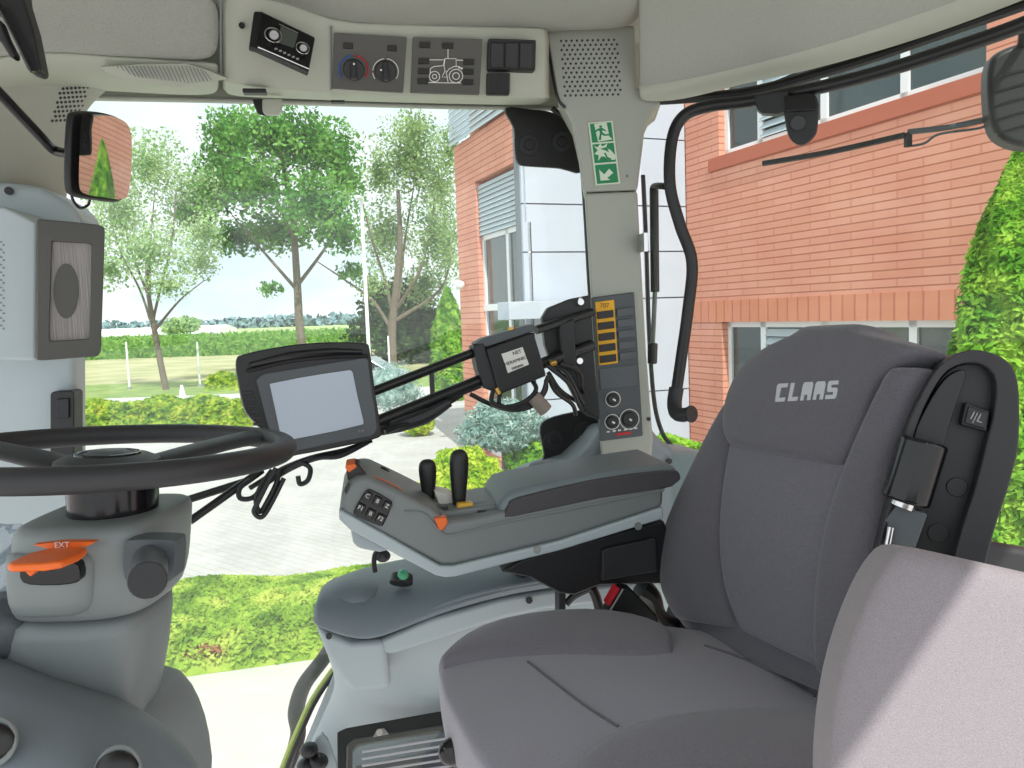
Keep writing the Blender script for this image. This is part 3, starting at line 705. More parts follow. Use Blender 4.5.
# climate panel
def hplate(pts, off, th, m, name, parent, bevel=.001): return MB().prism([H(x, y, off) for x, y in pts], RR*th).build(name, m, parent, bevel=bevel)
def hdot(x, y, r, off, h, m, name, parent, bevel=0): return MB().cyl(H(x, y, off), H(x, y, off+h), r).build(name, m, parent, bevel=bevel)
cp = thing('climate_panel', H(370, 90, .0), 'dark ceiling panel with two rotary climate knobs, one ringed in blue and red', 'control panel')
hplate([(334, 32.5), (407, 37), (403, 92), (332, 88)], .004, .02, m_opanel, 'plate', cp)
for x, y in ((348, 45.5), (392, 48)): hplate([(x-5, y-3), (x+5, y-2.6), (x+5, y+3.2), (x-5, y+2.8)], .006, .004, m_blk, 'button', cp)
def arc(x, y, R, a0, a1, m, name, parent, r=.0012):
    return MB().tube([H(x+R*math.cos(a), y-R*math.sin(a), .006) for a in [R_(a0+(a1-a0)*i/14) for i in range(15)]], r, 6, 1).build(name, m, parent)
arc(353.5, 70, 14.5, 95, 215, m_blueprint, 'cold_scale', cp); arc(353.5, 70, 14.5, 85, -30, m_red, 'hot_scale', cp)
arc(385.5, 71.5, 12.8, 175, 95, m_white, 'fan_scale', cp, .0009); arc(385.5, 71.5, 12.8, 85, -35, m_white, 'fan_scale', cp, .0009); arc(385.5, 71.5, 12.8, 185, 215, m_white, 'fan_scale', cp, .0009)
for x, y, mx_, my_ in ((353.5, 70, 354, 64), (385.5, 71.5, 381, 70)):
    k_ = hdot(x, y, .0185, .004, .008, m_blk, 'knob', cp, .002)
    MB().box(H(x, y, .017), A*.005, UP*.016, RR*.006).build('knob_grip', m_soft, k_, bevel=.002)
    hdot(mx_, my_, .0018, .022, .002, m_white, 'knob_mark', k_)
# work light panel with the outline of a tractor
wp = thing('work_light_panel', H(443, 92), 'dark ceiling panel with small switches around a white tractor outline', 'control panel')
hplate([(413, 37), (482.5, 39), (479.5, 94), (410.5, 92)], .004, .02, m_opanel, 'plate', wp)
for x, y in ((425, 44.8), (448, 45.5), (424, 61), (423.5, 71), (423, 81), (469, 62), (468.5, 71.5), (468, 82)):
    hplate([(x-5.6, y-2.8), (x+5.6, y-2.6), (x+5.2, y+2.9), (x-5.6, y+2.8)], .0065, .004, m_blk, 'switch', wp, .0006)
def hl_(pts, name='tractor_line', r=.0006, closed=False): return MB().tube([H(x, y, .0055) for x, y in pts], r, 5, 1, closed=closed)
def circ(x, y, R, n=18): return [(x+R*math.cos(2*math.pi*k/n), y-R*math.sin(2*math.pi*k/n)) for k in range(n)]
b = MB()
for l, cl in (([(429, 59.8), (445, 59.8)], 0), ([(456, 60), (463, 60.3)], 0), ([(448, 49), (448, 58)], 0), ([(428, 82.5), (461, 83)], 0), ([(458, 68), (463, 68.3)], 0),
              ([(430, 74), (430.5, 68.5), (434, 66.5), (443, 65.5), (445, 58.4), (456, 58.6), (456.2, 66), (462, 68)], 0), ([(445, 59), (444, 66), (445, 71), (442, 77), (447, 77)], 0),
              (circ(434.5, 76.5, 5.2), 1), (circ(434.5, 76.5, 2.2), 1), (circ(456, 76, 6.8), 1), (circ(456, 76, 3.4), 1), ([(447, 72), (449, 69), (454, 66.5), (459, 66.5), (462, 69.5)], 0), ([(446, 71), (448, 82)], 0)):
    b.tube([H(x, y, .0055) for x, y in l], .00085, 5, 1, closed=bool(cl))
b.build('tractor_outline', m_white, wp)
# rocker switch bank and blank
sb = thing('switch_bank', H(513, 70), 'black block of three rocker switches right of the tractor outline panel', 'switch')
hplate([(488.5, 38), (536.5, 39.5), (535.5, 70.5), (487.5, 69.5)], .004, .02, m_blk, 'bezel', sb, .003)
for k in range(3): hplate([(491+k*14.6, 42.5), (504+k*14.6, 42.8), (503.6+k*14.6, 67.6), (490.6+k*14.6, 67)], .008, .006, m_soft, 'rocker', sb, .002)
o_ = hplate([(487, 71.8), (510.5, 72.3), (509.8, 95), (486.4, 94.5)], .004, .012, m_blk, 'blank_cover', None, .003)
tag(o_, 'small square black blanking cover below the three rocker switches', 'cover')

# ------------------------------------------------------------------ rear right pillar
pl_ = thing('trim_4', C(610, 467, 1.56), None, None, kind='structure')
PP = Pl(C(610, 100, 1.55), RR)
up_ = [(545, 28), (590, 25.5), (635, 25), (637, 88), (655, 96), (662, 104), (652, 112), (645, 128), (641, 160), (637.5, 190), (584, 192), (581, 175), (578, 152), (571, 122), (557, 96)]
VD = V((.10, 1, 0))
MB().prism(PP.pts(up_), VD*.13).build('upper_cover', m_pill, pl_, bevel=.006, seg=3)
MB().prism(PP.pts([(584.3, 193), (637.5, 191), (640, 240), (646, 350), (653, 440), (651, 464), (607, 467), (601, 455), (593, 330)]), VD*.13).build('lower_cover', m_pill, pl_, bevel=.006, seg=3)
b = MB()
for j in range(13):
    for i in range(11):
        x = 561+i*5.3+(j % 2)*2.6+j*.35; y = 41+j*4.55-i*.12
        b.cyl(PP.hit(x, y, .0012), PP.hit(x, y, -.002), .0024, .0024, 8)
b.build('speaker_holes', m_blk, pl_, smooth=False)
MB().tube(PP.pts([(545, 28), (550, 58), (557, 96), (565, 108)], .003), .003, 6).build('gasket', m_blk, pl_)
MB().disc(PP.hit(627, 176, 0), PP.n, .003, .001).build('screw', m_mid, pl_)
MB().disc(PP.hit(648.5, 419, 0), PP.n, .004, .002).build('screw', m_blk, pl_)
# escape sign, one sticker of three pictures
sg = thing('emergency_exit_sign', PP.hit(604, 185), 'green and white emergency exit sticker: running figure, broken glass, arrow', 'sign')
def sq(u, v): return PP.hit(588.6+23.6*u+7.5*v, 123.3-1.9*u+61.5*v, .0022)       # u,v in 0..1 over the sticker
def sp(l, m, name, dz=0, par=None): return MB().prism([sq(u, v)+PP.n*dz for u, v in l], PP.n*.0005).build(name, m, par or sg, smooth=False)
sp([(-.02, -.01), (1.02, -.01), (1.02, 1.01), (-.02, 1.01)], m_ivory, 'sticker', -.0006)
for k in range(3): sp([(.05, .335*k+.012), (.95, .335*k+.012), (.95, .335*k+.318), (.05, .335*k+.318)], m_green, 'green_field')
sp([(.22, .02), (.75, .01), (.80, .24), (.92, .29), (.3, .31)], m_ivory, 'doorway', .0005)
sp([(.42, .055), (.52, .05), (.54, .085), (.44, .09)], m_green, 'figure_head', .001)
sp([(.2, .135), (.36, .10), (.52, .09), (.66, .13), (.7, .16), (.54, .13), (.52, .16), (.62, .2), (.85, .2), (.85, .225), (.58, .225), (.48, .2), (.42, .29), (.33, .28), (.42, .17), (.40, .13), (.22, .155)], m_green, 'running_figure', .001)
sp([(.1, .37), (.24, .4), (.38, .345), (.46, .39), (.68, .35), (.6, .42), (.78, .46), (.95, .55), (.93, .62), (.62, .62), (.5, .56), (.36, .55), (.2, .62), (.26, .53), (.08, .5), (.24, .45)], m_ivory, 'broken_glass', .0005)
sp([(.34, .43), (.58, .41), (.66, .44), (.7, .5), (.6, .47), (.5, .45)], m_green, 'figure_arm', .001)
sp([(.48, .5), (.56, .5), (.62, .57), (.76, .6), (.74, .63), (.58, .61)], m_green, 'figure_leg', .001)
sp([(.2, .76), (.2, .94), (.62, .94), (.49, .905), (.78, .83), (.62, .76), (.39, .845)], m_ivory, 'arrow', .0005)
# work light switch strip on the pillar
sw = thing('pillar_switch_panel', PP.hit(620, 441), 'dark grey switch panel on the rear pillar with yellow block of five buttons', 'control panel')
def pp_(u, v): return (591.5+43*u+(8.5+0*u)*v*1.05, 297.5-5.5*u+(144-0*u)*v)       # 0..1 across and down
def pq(l, m, name, off, th=.004, bevel=.0008, par=None): return MB().prism([PP.hit(*pp_(u, v), off) for u, v in l], RR*th).build(name, m, par or sw, bevel=bevel)
def rect(u0, u1, v0, v1): return [(u0, v0), (u1, v0), (u1, v1), (u0, v1)]
pq(rect(0, 1, 0, 1), m_panel, 'plate', .006, .012, .003)
pq(rect(.08, .52, .035, .475), m_yellow, 'yellow_block', .0075)
text('marking', '707', PP.hit(*pp_(.29, .068), .0082), A, UP, .013, m_brown, sw)
for k in range(5):
    v = .105+k*.0765
    pq(rect(.12, .49, v, v+.05), m_blk, 'button', .012, .006); pq(rect(.57, .95, v-.002, v+.05), m_dk, 'button', .011, .005)
pq(rect(.08, .95, .50, .645), m_dk, 'blank_cover', .0085)
for u, v, r in ((.35, .72, .0135), (.30, .875, .0135), (.70, .872, .018)):
    x, y = pp_(u, v); k_ = MB().cyl(PP.hit(x, y, .006), PP.hit(x, y, .018), r*.85, r*.75).build('knob', m_blk, sw, bevel=.002)
    MB().ring(PP.hit(x, y, .0075), PP.n, r*1.12, .0011).build('scale_ring', m_white, k_)
    MB().box(PP.hit(x+2, y+1, .019), (A*.8-UP*.5).normalized()*.005, (A*.5+UP*.8).normalized()*.0018, PP.n*.001).build('pointer', m_white, k_)
for u in (.16, .3, .42, .56, .68, .8): pq(rect(u, u+.07, .935, .945), m_white, 'printed_mark', .0075, .001, 0)
pq(rect(.38, .72, .958, .975), m_red, 'red_mark', .0075, .001, 0)

# pillar foot and sill running back to the rear window
ft_ = thing('trim_5', C(620, 480, 1.6), None, None, kind='structure')
MB().prism([C(x, y, 1.60) for x, y in [(520, 480), (548, 470), (572, 462), (590, 445), (600, 430), (650, 425), (662, 440), (676, 450), (700, 453), (760, 470), (760, 560), (520, 560)]], RR*.14).build('foot_cover', mat('foot_grey_plastic', (132, 140, 146), .45, noise=800, bump=.08), ft_, bevel=.02, seg=4)
MB().ball(C(548, 465, 1.42), A*.036, RR*.03, UP*.009).build('grip_cap', m_dk, ft_)
MB().disc(C(669, 461, 1.595), -RR, .006, .003).build('screw', m_blk, ft_)

# ------------------------------------------------------------------ right window and what is fixed to the glass
w1 = thing('window_1', C(330, 300, 1.73), None, None, kind='structure')
go = [(95, 98), (75, 130), (70, 200), (72, 430), (120, 560), (170, 700), (205, 800), (282, 800), (300, 740), (335, 672), (420, 600), (620, 560), (606, 460), (590, 330), (583, 190), (575, 140), (556, 106), (400, 103)]
MB().prism([C(x, y, 1.735) for x, y in go], RR*.006).build('pane', m_glass, w1, smooth=False)
MB().tube([C(x, y, 1.73) for x, y in [(95, 97), (200, 99.5), (330, 103), (450, 106.5), (552, 108.5)]], .004, 8).build('seal', m_pill, w1)
MB().tube([C(x, y, 1.72) for x, y in [(552, 108), (572, 128), (581, 160), (585, 200), (593, 330), (606, 460)]], .006, 8).build('seal', m_blk, w1)
MB().tube([C(x, y, 1.72) for x, y in [(338, 668), (318, 697), (303, 728), (284, 775), (276, 800)]], .005, 8).build('seal', m_blk, w1)
MB().tube([C(x-5, y+2, 1.75) for x, y in [(338, 668), (318, 697), (303, 728), (284, 775), (276, 800)]], .007, 8).build('lime_body_edge', mat('lime_paint', (196, 204, 96), .35), w1)
def bplate(l, r, name, bolts, label, br=.022):
    p0 = C(l[0][0], l[0][1], r); t_ = thing(name, p0, label, 'corner plate')
    MB().prism([C(x, y, r) for x, y in sm2(l, 3)], RR*.012).build('plate', m_blk, t_, bevel=.003)
    for x, y in bolts:
        q_ = MB().disc(C(x, y, r), -RR, br, .004, 28).build('bolt', m_soft, t_, bevel=.001)
        MB().disc(C(x, y, r-.004), -RR, br*.5, .008, 20).build('bolt_head', m_blk, q_, bevel=.002)
    return t_
bplate([(505, 108), (530, 109), (552, 112), (568, 124), (578, 145), (582, 172), (560, 168), (530, 166), (518, 163), (515, 148), (514, 128)], 1.715, 'corner_plate', [(529, 145), (562, 142)], 'black hinge plate with two round bolts in the top corner of the side window')
bplate([(540, 480), (544, 455), (540, 432), (546, 420), (575, 412), (604, 410), (606, 470), (580, 478)], 1.70, 'corner_plate', [(553, 440), (583, 431)], 'black hinge plate with two round bolts at the foot of the rear pillar')
# outside grab rail beside the front edge of the wheel arch
gr = thing('grab_rail', C(312, 740, 1.82), 'thick dark grey handrail outside, below the front end of the side console', 'handrail')
MB().tube([C(x, y, 1.86) for x, y in [(345, 620), (326, 655), (304, 685), (296, 712), (298, 735), (288, 768), (276, 800)]], [.017, .017, .018, .019, .018, .017, .017], 12).build('rail', m_soft, gr)

# ------------------------------------------------------------------ wheel arch and side console on the right
wr = thing('wall_right', C(450, 700, 1.45), None, None, kind='structure')
r1 = rowpts([(318, 640, 1.42), (352, 648, 1.42), (400, 640, 1.43), (450, 622, 1.45), (500, 605, 1.47), (560, 594, 1.49), (640, 585, 1.5), (760, 575, 1.5)])
r2 = rowpts([(326, 668, 1.46), (360, 672, 1.44), (410, 664, 1.45), (460, 650, 1.46), (510, 640, 1.48), (570, 635, 1.5), (650, 630, 1.5), (760, 620, 1.5)])
r3 = rowpts([(334, 690, 1.56), (372, 700, 1.50), (420, 700, 1.48), (470, 705, 1.48), (520, 705, 1.48), (580, 700, 1.48), (660, 690, 1.48), (760, 690, 1.48)])
r4 = rowpts([(306, 736, 1.66), (360, 745, 1.58), (420, 750, 1.5), (470, 760, 1.48), (520, 760, 1.46), (580, 760, 1.46), (660, 760, 1.46), (760, 760, 1.46)])
r5 = rowpts([(276, 815, 1.68), (340, 820, 1.58), (420, 830, 1.46), (470, 840, 1.44), (520, 840, 1.44), (580, 840, 1.44), (660, 840, 1.44), (760, 840, 1.44)])
MB().grid([r1, r2, r3, r4, r5]).build('wheel_arch', m_wheelarch, wr, sub=2, solid=.03, off=1)
MB().grid([rowpts([(336, 670, 1.70), (420, 610, 1.70), (620, 570, 1.70), (800, 560, 1.7)]), rowpts([(276, 815, 1.70), (420, 815, 1.7), (620, 815, 1.70), (800, 815, 1.7)])]).build('outer_skin', m_wheelarch, wr, solid=.02, off=1)
# protruding pale box end below the dark cap
b = MB()
f_ = [(315, 626), (333, 634), (352, 642), (385, 640), (392, 689), (378, 692), (352, 694), (340, 680), (326, 655)]
b.prism([C(x, y, 1.36) for x, y in f_], RR*.16); b.build('box_end', m_wheelarch, wr, bevel=.012, seg=3)
band = [(316, 625), (352, 640), (378, 641), (430, 619), (500, 599), (545, 591), (660, 580), (660, 604), (600, 604), (545, 610), (500, 620), (440, 640), (395, 655), (360, 655), (326, 640)]
MB().prism([C(x, y, 1.365) for x, y in band], RR*.12).build('rim_band', m_wheelarch, wr, bevel=.01, seg=3)
MB().disc(C(529, 600, 1.363), -RR, .006, .003).build('screw', m_blk, wr); MB().disc(C(329, 636, 1.358), -RR, .005, .003).build('screw', m_blk, wr)
sc_ = thing('side_console', C(450, 620, 1.5), 'dark grey console cap on the pale wheel arch, below the armrest', 'console')
capn = rowpts([(313, 625, 1.36), (352, 640, 1.355), (380, 640, 1.355), (430, 617, 1.36), (500, 597, 1.36), (545, 589, 1.36), (660, 577, 1.36)])
capm = rowpts([(314, 604, 1.37), (345, 606, 1.375), (380, 610, 1.375), (430, 592, 1.385), (500, 578, 1.39), (545, 570, 1.39), (660, 560, 1.39)])
capt = rowpts([(322, 592, 1.45), (350, 583, 1.46), (385, 574, 1.47), (430, 566, 1.49), (500, 556, 1.5), (545, 550, 1.5), (660, 540, 1.5)])
capf = rowpts([(332, 588, 1.62), (358, 574, 1.66), (390, 564, 1.68), (430, 558, 1.69), (500, 548, 1.69), (545, 541, 1.69), (660, 531, 1.69)])
capb = [p-UP*.12 for p in capf]
MB().grid([capn, [a*.9+b*.1 for a, b in zip(capn, capm)], capm, capt, capf, capb]).build('cap', m_dash, sc_, sub=2, solid=.02, off=1)
fe = MB(); fe.prism([capn[0], capm[0], capt[0], capf[0], capb[0], capn[0]-UP*.02+RR*.1], A*.02); fe.build('end_cap', m_dash, sc_, bevel=.006)
MB().ball(C(352, 596, 1.42), A*.06, RR*.05, UP*.03).build('bulge', m_dash, sc_)
k_ = MB().cyl(C(401, 584, 1.38), C(402, 574, 1.39), .021, .019).build('socket', m_blk, sc_, bevel=.003)
MB().ball(C(403, 575, 1.372), .010).build('green_lamp', mat('green_lamp', (70, 160, 120), .25), k_)
MB().prism([C(x, y, 1.36) for x, y in [(508, 561), (520, 558), (540, 572), (524, 578), (516, 576)]], RR*.02).build('slot', m_blk, sc_, bevel=.002)
MB().tube([C(x, y, 1.352) for x, y in [(382, 634), (430, 610), (480, 593), (545, 580), (580, 575)]], .004, 8).build('rib', m_dash, sc_)

# document box with a clear lid, socket plate, knob in front of the seat
db_ = thing('storage_box', C(390, 770, 1.40), 'clear plastic ribbed box lid in a black frame on the wheel arch, before the seat', 'storage box')
BP = Pl(C(400, 740, 1.42), RR*.8-UP*.6)
MB().ringprism(BP.pts([(337, 732), (345, 728), (440, 711), (500, 704), (520, 860), (338, 860)]), BP.pts([(352, 750), (358, 744), (430, 732), (490, 725), (505, 850), (352, 850)]), BP.n*-.03).build('frame', m_blk, db_, bevel=.003)
MB().prism(BP.pts([(346, 745), (354, 738), (440, 725), (500, 718), (510, 850), (346, 850)], .006), BP.n*-.012).build('lid', m_clear, db_, bevel=.004)
b = MB()
for k in range(7): b.tube(BP.pts([(362, 752+k*7), (430, 741+k*7), (500, 731+k*7)], .008), .0022, 6)
b.build('ribs', mat('rib_plastic', (186, 186, 190), .3), db_)
MB().prism(BP.pts([(356, 766), (450, 748), (500, 742), (505, 850), (356, 850)], -.015), BP.n*-.01).build('contents', mat('mauve_grey_tray', (150, 142, 146), .6), db_)
MB().prism(BP.pts([(373, 737), (377, 729), (384, 728), (389, 734)], .010), BP.n*-.006).build('tab', m_grey, db_, bevel=.001)
MB().disc(BP.hit(379.5, 733, .010), BP.n, .006, .004).build('screw', m_chrome, db_)
so_ = thing('trailer_socket', C(320, 768, 1.5), 'black plugs on a small grey plate at the bottom, left of the clear box', 'socket')
MB().prism([C(x, y, 1.56) for x, y in [(304, 760), (316, 738), (322, 733), (328, 740), (337, 765), (337, 790), (304, 790)]], RR*.01).build('plate', m_wheelarch, so_, bevel=.003)
for x, y, r in ((309, 750, .018), (307, 766, .02), (318, 762, .02), (312, 776, .02)): MB().ball(C(x, y, 1.53), A*r, RR*r, UP*r*.8).build('plug', m_blk, so_)
kn = thing('seat_height_knob', C(455, 760, 1.05), 'round dark lever knob under the front edge of the grey seat cushion', 'knob')
MB().ball(C(452, 752, .93), A*.017, RR*.014, UP*.017).build('knob', m_gloss, kn)
MB().tube([C(455, 753, .935), C(475, 764, .95), C(500, 780, .98)], [.014, .018, .02], 10).build('lever', m_blk, kn)
# ------------------------------------------------------------------ rear window, its frame, hinge, strut and wiper
w2 = thing('window_2', Y(800, 400, 1.5), None, None, kind='structure')
# outline of the curved pane in plan; heights from the roof rim to the sill
plan = [Y(646, 384, 1.72), Y(684, 384, 1.66), Y(740, 384, 1.60), Y(790, 384, 1.53), Y(850, 384, 1.46), Y(950, 384, 1.35), Y(1080, 384, 1.20), Y(1240, 384, 1.03)]
tp, bt = [], []
for p, (px, py, d) in zip(plan, low):
    q = Y(px, py-6, d+.06); tp.append(V((p.x, p.y, q.z))); bt.append(V((p.x, p.y, CAMZ-.62)))
MB().grid([tp, [(a+b)/2 for a, b in zip(tp, bt)], bt]).build('pane', m_glass2, w2, solid=.005)
MB().tube([Y(x, y, d) for x, y, d in [(640, 101, 1.66), (690, 98, 1.62), (750, 92, 1.56), (817, 74, 1.49), (870, 58, 1.44), (950, 30, 1.34), (1024, 4, 1.27), (1100, -24, 1.19)]], .010, 10).build('seal', m_blk, w2)
MB().tube([C(x, y, 1.71) for x, y in [(643, 175), (646, 240), (649, 330), (654, 400), (662, 432), (672, 446)]], .005, 8).build('seal', m_blk, w2)
wf = thing('rear_window_frame', Y(700, 430, 1.58), 'black tubular rear window frame and handle bar ending in a rubber grip', 'window frame')
MB().tube([Y(x, y, d) for x, y, d in [(1110, -14, 1.12), (1024, 24, 1.20), (950, 50, 1.28), (880, 72, 1.36), (817, 88, 1.43), (750, 101, 1.50), (710, 106, 1.545), (684, 116, 1.565), (672, 140, 1.57), (670, 185, 1.57), (680, 225, 1.57), (692, 262, 1.57), (688, 310, 1.57), (681, 360, 1.57), (676, 394, 1.57)]], .0115, 14).build('tube', m_blkm, wf)
MB().tube([Y(x, y, d) for x, y, d in [(676.5, 388, 1.57), (674.5, 402, 1.565), (676, 412, 1.55), (682, 415, 1.53), (690, 413.5, 1.51)]], [.0145, .0145, .0145, .014, .013], 14).build('grip', m_soft, wf)
MB().disc(Y(690, 414, 1.51), (.55, -.8, .1), .0165, .006).build('grip_end', m_blk, wf, bevel=.002)
MB().tube([Y(x, y, d) for x, y, d in [(1110, -60, 1.22), (1024, -2, 1.3), (950, 24, 1.38), (880, 48, 1.45), (817, 68, 1.5)]], .006, 8).build('roof_rim', m_blk, wf)
hg = thing('window_hinge', Y(800, 145, 1.45), 'black hinge bracket with a rounded tongue and bolt hanging from the rear window frame', 'hinge')
HP = Pl(Y(790, 110, 1.43), (-.35, -1, 0))
MB().prism(HP.pts([(755, 94), (788, 90), (790, 109), (778, 114), (762, 113), (756, 108)]), HP.n*-.025).build('block', m_blk, hg, bevel=.003)
MB().prism(HP.pts([(784, 96), (815, 93), (817, 110), (786, 112)], .006), HP.n*-.02).build('clamp', m_gloss, hg, bevel=.002)
MB().prism(HP.pts(sm2([(786, 98), (816, 95), (818, 125), (813, 138), (801, 145), (790, 138), (785, 120)], 3), .0), HP.n*-.012).build('tongue', m_blk, hg, bevel=.003)
MB().cyl(HP.hit(798, 123, .001), HP.hit(798, 123, .007), .013).build('bolt', m_gloss, hg, bevel=.001)
gs = thing('gas_strut', C(653, 362, 1.66), 'slim black gas strut hanging between rear pillar and tubular window frame', 'gas strut')
MB().cyl(C(654, 190, 1.64), C(655, 292, 1.64), .0095).build('cylinder', m_blkm, gs)
MB().cyl(C(655, 292, 1.64), C(652.5, 348, 1.64), .005).build('rod', m_mid, gs)
MB().cyl(C(652.7, 343, 1.64), C(652.3, 364, 1.64), .011, .010).build('end_cap', m_blk, gs, bevel=.003)
MB().tube([C(653, 196, 1.64), C(653.5, 187, 1.64), C(662, 186, 1.60), C(670, 188, 1.58)], .007, 10).build('ball_joint', m_blk, gs)
MB().box(C(642.6, 243, 1.53), A*.004, RR*.02, UP*.018).build('catch', m_chrome, gs)
wi = thing('rear_wiper', Y(1000, 125, 1.6), 'thin wiper blade and arm on the outside of the rear window', 'wiper')
WP = Pl(Y(900, 140, 1.66), (-.62, -.78, 0))
MB().tube(WP.pts([(763, 163.5), (830, 152), (905, 135)]), .0065, 8, 3).build('blade', m_blk, wi)
MB().tube(WP.pts([(908, 132), (950, 127), (992, 118), (1040, 108)]), .006, 8, 3).build('arm', m_dk, wi)
MB().box(WP.hit(908, 140), A*.006, RR*.005, UP*.014).build('blade_clip', m_blk, wi)
MB().tube(WP.pts([(912, 146), (925, 143), (940, 134), (980, 128), (990, 120)]), .0025, 6).build('hose', m_dk, wi)
wl = thing('work_lamp', Y(1024, 100, 1.35), 'black rounded ribbed lamp housing hanging outside at the top right corner', 'lamp')
WL = Pl(Y(1010, 95, 1.5), (-.3, -1, 0))
MB().prism(WL.pts(sm2([(988, 88), (990, 62), (1000, 50), (1030, 40), (1070, 38), (1078, 90), (1072, 140), (1030, 147), (1004, 140), (992, 124)], 4)), WL.n*-.06).build('housing', m_blk, wl, bevel=.012, seg=3)
b = MB()
for k in range(5): b.tube(WL.pts([(996, 78+k*14), (1024, 70+k*14), (1060, 64+k*14)], .001), .002, 6)
b.build('ribs', m_gloss, wl)
MB().tube([WL.hit(1022, 46, -.02), Y(1024, 26, 1.4)], .008, 8, 1).build('stem', m_blk, wl)
ls = thing('sill_ledge', Y(1000, 600, .8), 'black ledge behind the taupe seat back, at the right edge', 'ledge')
MB().prism([Y(x, y, .86) for x, y in [(955, 540), (985, 543), (1030, 551), (1140, 575), (1140, 660), (955, 620)]], V((.01, .02, 0))).build('ledge', m_soft, ls, bevel=.008)

# ------------------------------------------------------------------ front pillar at the left
fp = thing('trim_6', C(30, 430, 1.64), None, None, kind='structure')
# upper part flares into the roof
U1 = [rowpts([(-120, 60, 1.40), (-60, 62, 1.44), (-5, 66, 1.48), (28, 66, 1.52), (56, 72, 1.56), (92, 80, 1.60), (127, 84, 1.64)]),
      rowpts([(-120, 120, 1.42), (-60, 118, 1.46), (-5, 110, 1.50), (22, 104, 1.54), (46, 104, 1.58), (74, 108, 1.62), (100, 98, 1.68)]),
      rowpts([(-120, 160, 1.44), (-60, 160, 1.48), (-10, 150, 1.54), (14, 146, 1.56), (36, 144, 1.60), (60, 142, 1.64), (80, 126, 1.70)]),
      rowpts([(-120, 192, 1.44), (-60, 192, 1.5), (-16, 192, 1.56), (4, 190, 1.58), (28, 186, 1.62), (52, 180, 1.66), (72, 172, 1.71)]),
      rowpts([(-120, 220, 1.46), (-60, 220, 1.54), (-16, 220, 1.60), (4, 220, 1.61), (28, 220, 1.64), (52, 220, 1.68), (71, 220, 1.72)])]
uc_ = MB().grid(U1).build('upper_cover', m_pill, fp, sub=2, solid=.02, off=1)
b = MB()
for j in range(9):
    for i in range(7):
        x = 58+i*4.1+(9-j)*1.25+(j % 2)*2-8; y = 84+j*4.6-(i*.25)
        p, n_ = onto(uc_, x+1, y)
        if p: b.cyl(p+n_*.0008, p-n_*.003, .0028, .0028, 6)
b.build('speaker_holes', m_blk, fp, smooth=False)
lowp = [(-160, 190), (0, 186), (30, 190), (62, 200), (74, 216), (75, 440), (78, 640), (-160, 640)]
MB().prism([C(x, y, 1.66) for x, y in lowp], RR*.07).build('lower_cover', m_blue, fp, bevel=.012)
MB().prism([C(x, y, 1.56) for x, y in [(-160, 178), (-40, 180), (6, 181), (40, 186), (66, 200), (80, 214), (80, 230), (-160, 215)]], RR*.12).build('shoulder', m_blue, fp, bevel=.02, seg=3)
MB().disc(C(9.5, 191, 1.556), -RR, .007, .004).build('screw', m_blk, fp)
bx = thing('pillar_speaker_box', C(50, 358, 1.5), 'pale grey box on the front pillar with a dark framed panel and oval', 'speaker box')
BXP = [(-60, 205), (4, 206), (37, 222), (36, 361), (0, 360), (-60, 358)]
MB().prism([C(x, y, 1.42) for x, y in BXP], RR*.2).build('housing', m_blue, bx, bevel=.006)
FB = Pl(C(70, 290, 1.40), RR*.93-A*.28)
def fq(l, off, th, m, name, bev=.002, par=None): return MB().prism(FB.pts(l, off), FB.n*-th).build(name, m, par or bx, bevel=bev)
MB().ringprism(FB.pts([(37, 219), (70, 221.5), (103, 225), (105, 228), (101, 351), (99, 356), (70, 358.5), (37, 361)]), FB.pts([(52, 241), (70, 242), (92.5, 243.5), (92.5, 246), (90, 338), (88, 339), (70, 340), (49, 341)]), FB.n*-.03).build('frame', m_opanel, bx, bevel=.002)
m_film = mat('scratched_film', (146, 142, 140), .45, noise=(900, 900, 12), var=.3)
fq([(50, 240), (93, 242), (91, 340), (48, 342)], -.008, .01, m_film, 'film')
fq([(66+12.5*math.cos(a), 291-27.5*math.sin(a)) for a in [2*math.pi*k/28 for k in range(28)]], -.006, .004, m_opanel, 'oval', .0005)
b = MB()
for j in range(12): 
    for i in range(2): p = C(1+i*2.6, 242+j*7.6+i*3, 1.42); b.cyl(p-RR*.001, p+RR*.001, .0016, .0016, 6)
b.build('side_holes', m_mid, bx, smooth=False)
sl = thing('slotted_box', C(62, 425, 1.62), 'small black slotted box low on the front pillar, above the steering wheel', 'box')
MB().prism([C(x, y, 1.63) for x, y in [(50, 394), (53, 391.5), (72, 391), (74, 393), (74, 470), (50, 470)]], RR*.05).build('case', m_blk, sl, bevel=.003)
MB().prism([C(x, y, 1.625) for x, y in [(56, 399), (69, 398), (69, 418), (56, 419)]], RR*.02).build('slot', m_gloss, sl, bevel=.002)

# mirror and its arm
mr = thing('rear_view_mirror', C(98, 208, 1.2), 'black framed rear-view mirror on a curved arm, showing brick and a green tree', 'mirror')
mp_ = Pl(C(98, 155, 1.22), Y(512, 384, -0.0)-C(98, 155, 1.22))
cM = mp_.p; dcam = (CAM-cM).normalized(); dt = (V((4.75, 7.6, 3.9))-cM).normalized(); mn = (dcam+dt).normalized()
MP = Pl(cM, mn); MP.n = mn
ml = sm2([(72, 118), (78, 111.5), (100, 112), (120, 118), (128, 130), (129, 155), (126, 192), (119, 202), (95, 200), (76, 196), (70, 186), (70, 150)], 4)
MB().prism(MP.pts(ml), mn*-.010).build('housing', m_blk, mr, bevel=.004, seg=3)
ml2 = [(98.5+(x-98.5)*.90, 156.5+(y-156.5)*.93) for x, y in ml]
mc_ = sum(MP.pts(ml2), V((0, 0, 0)))/len(ml2)
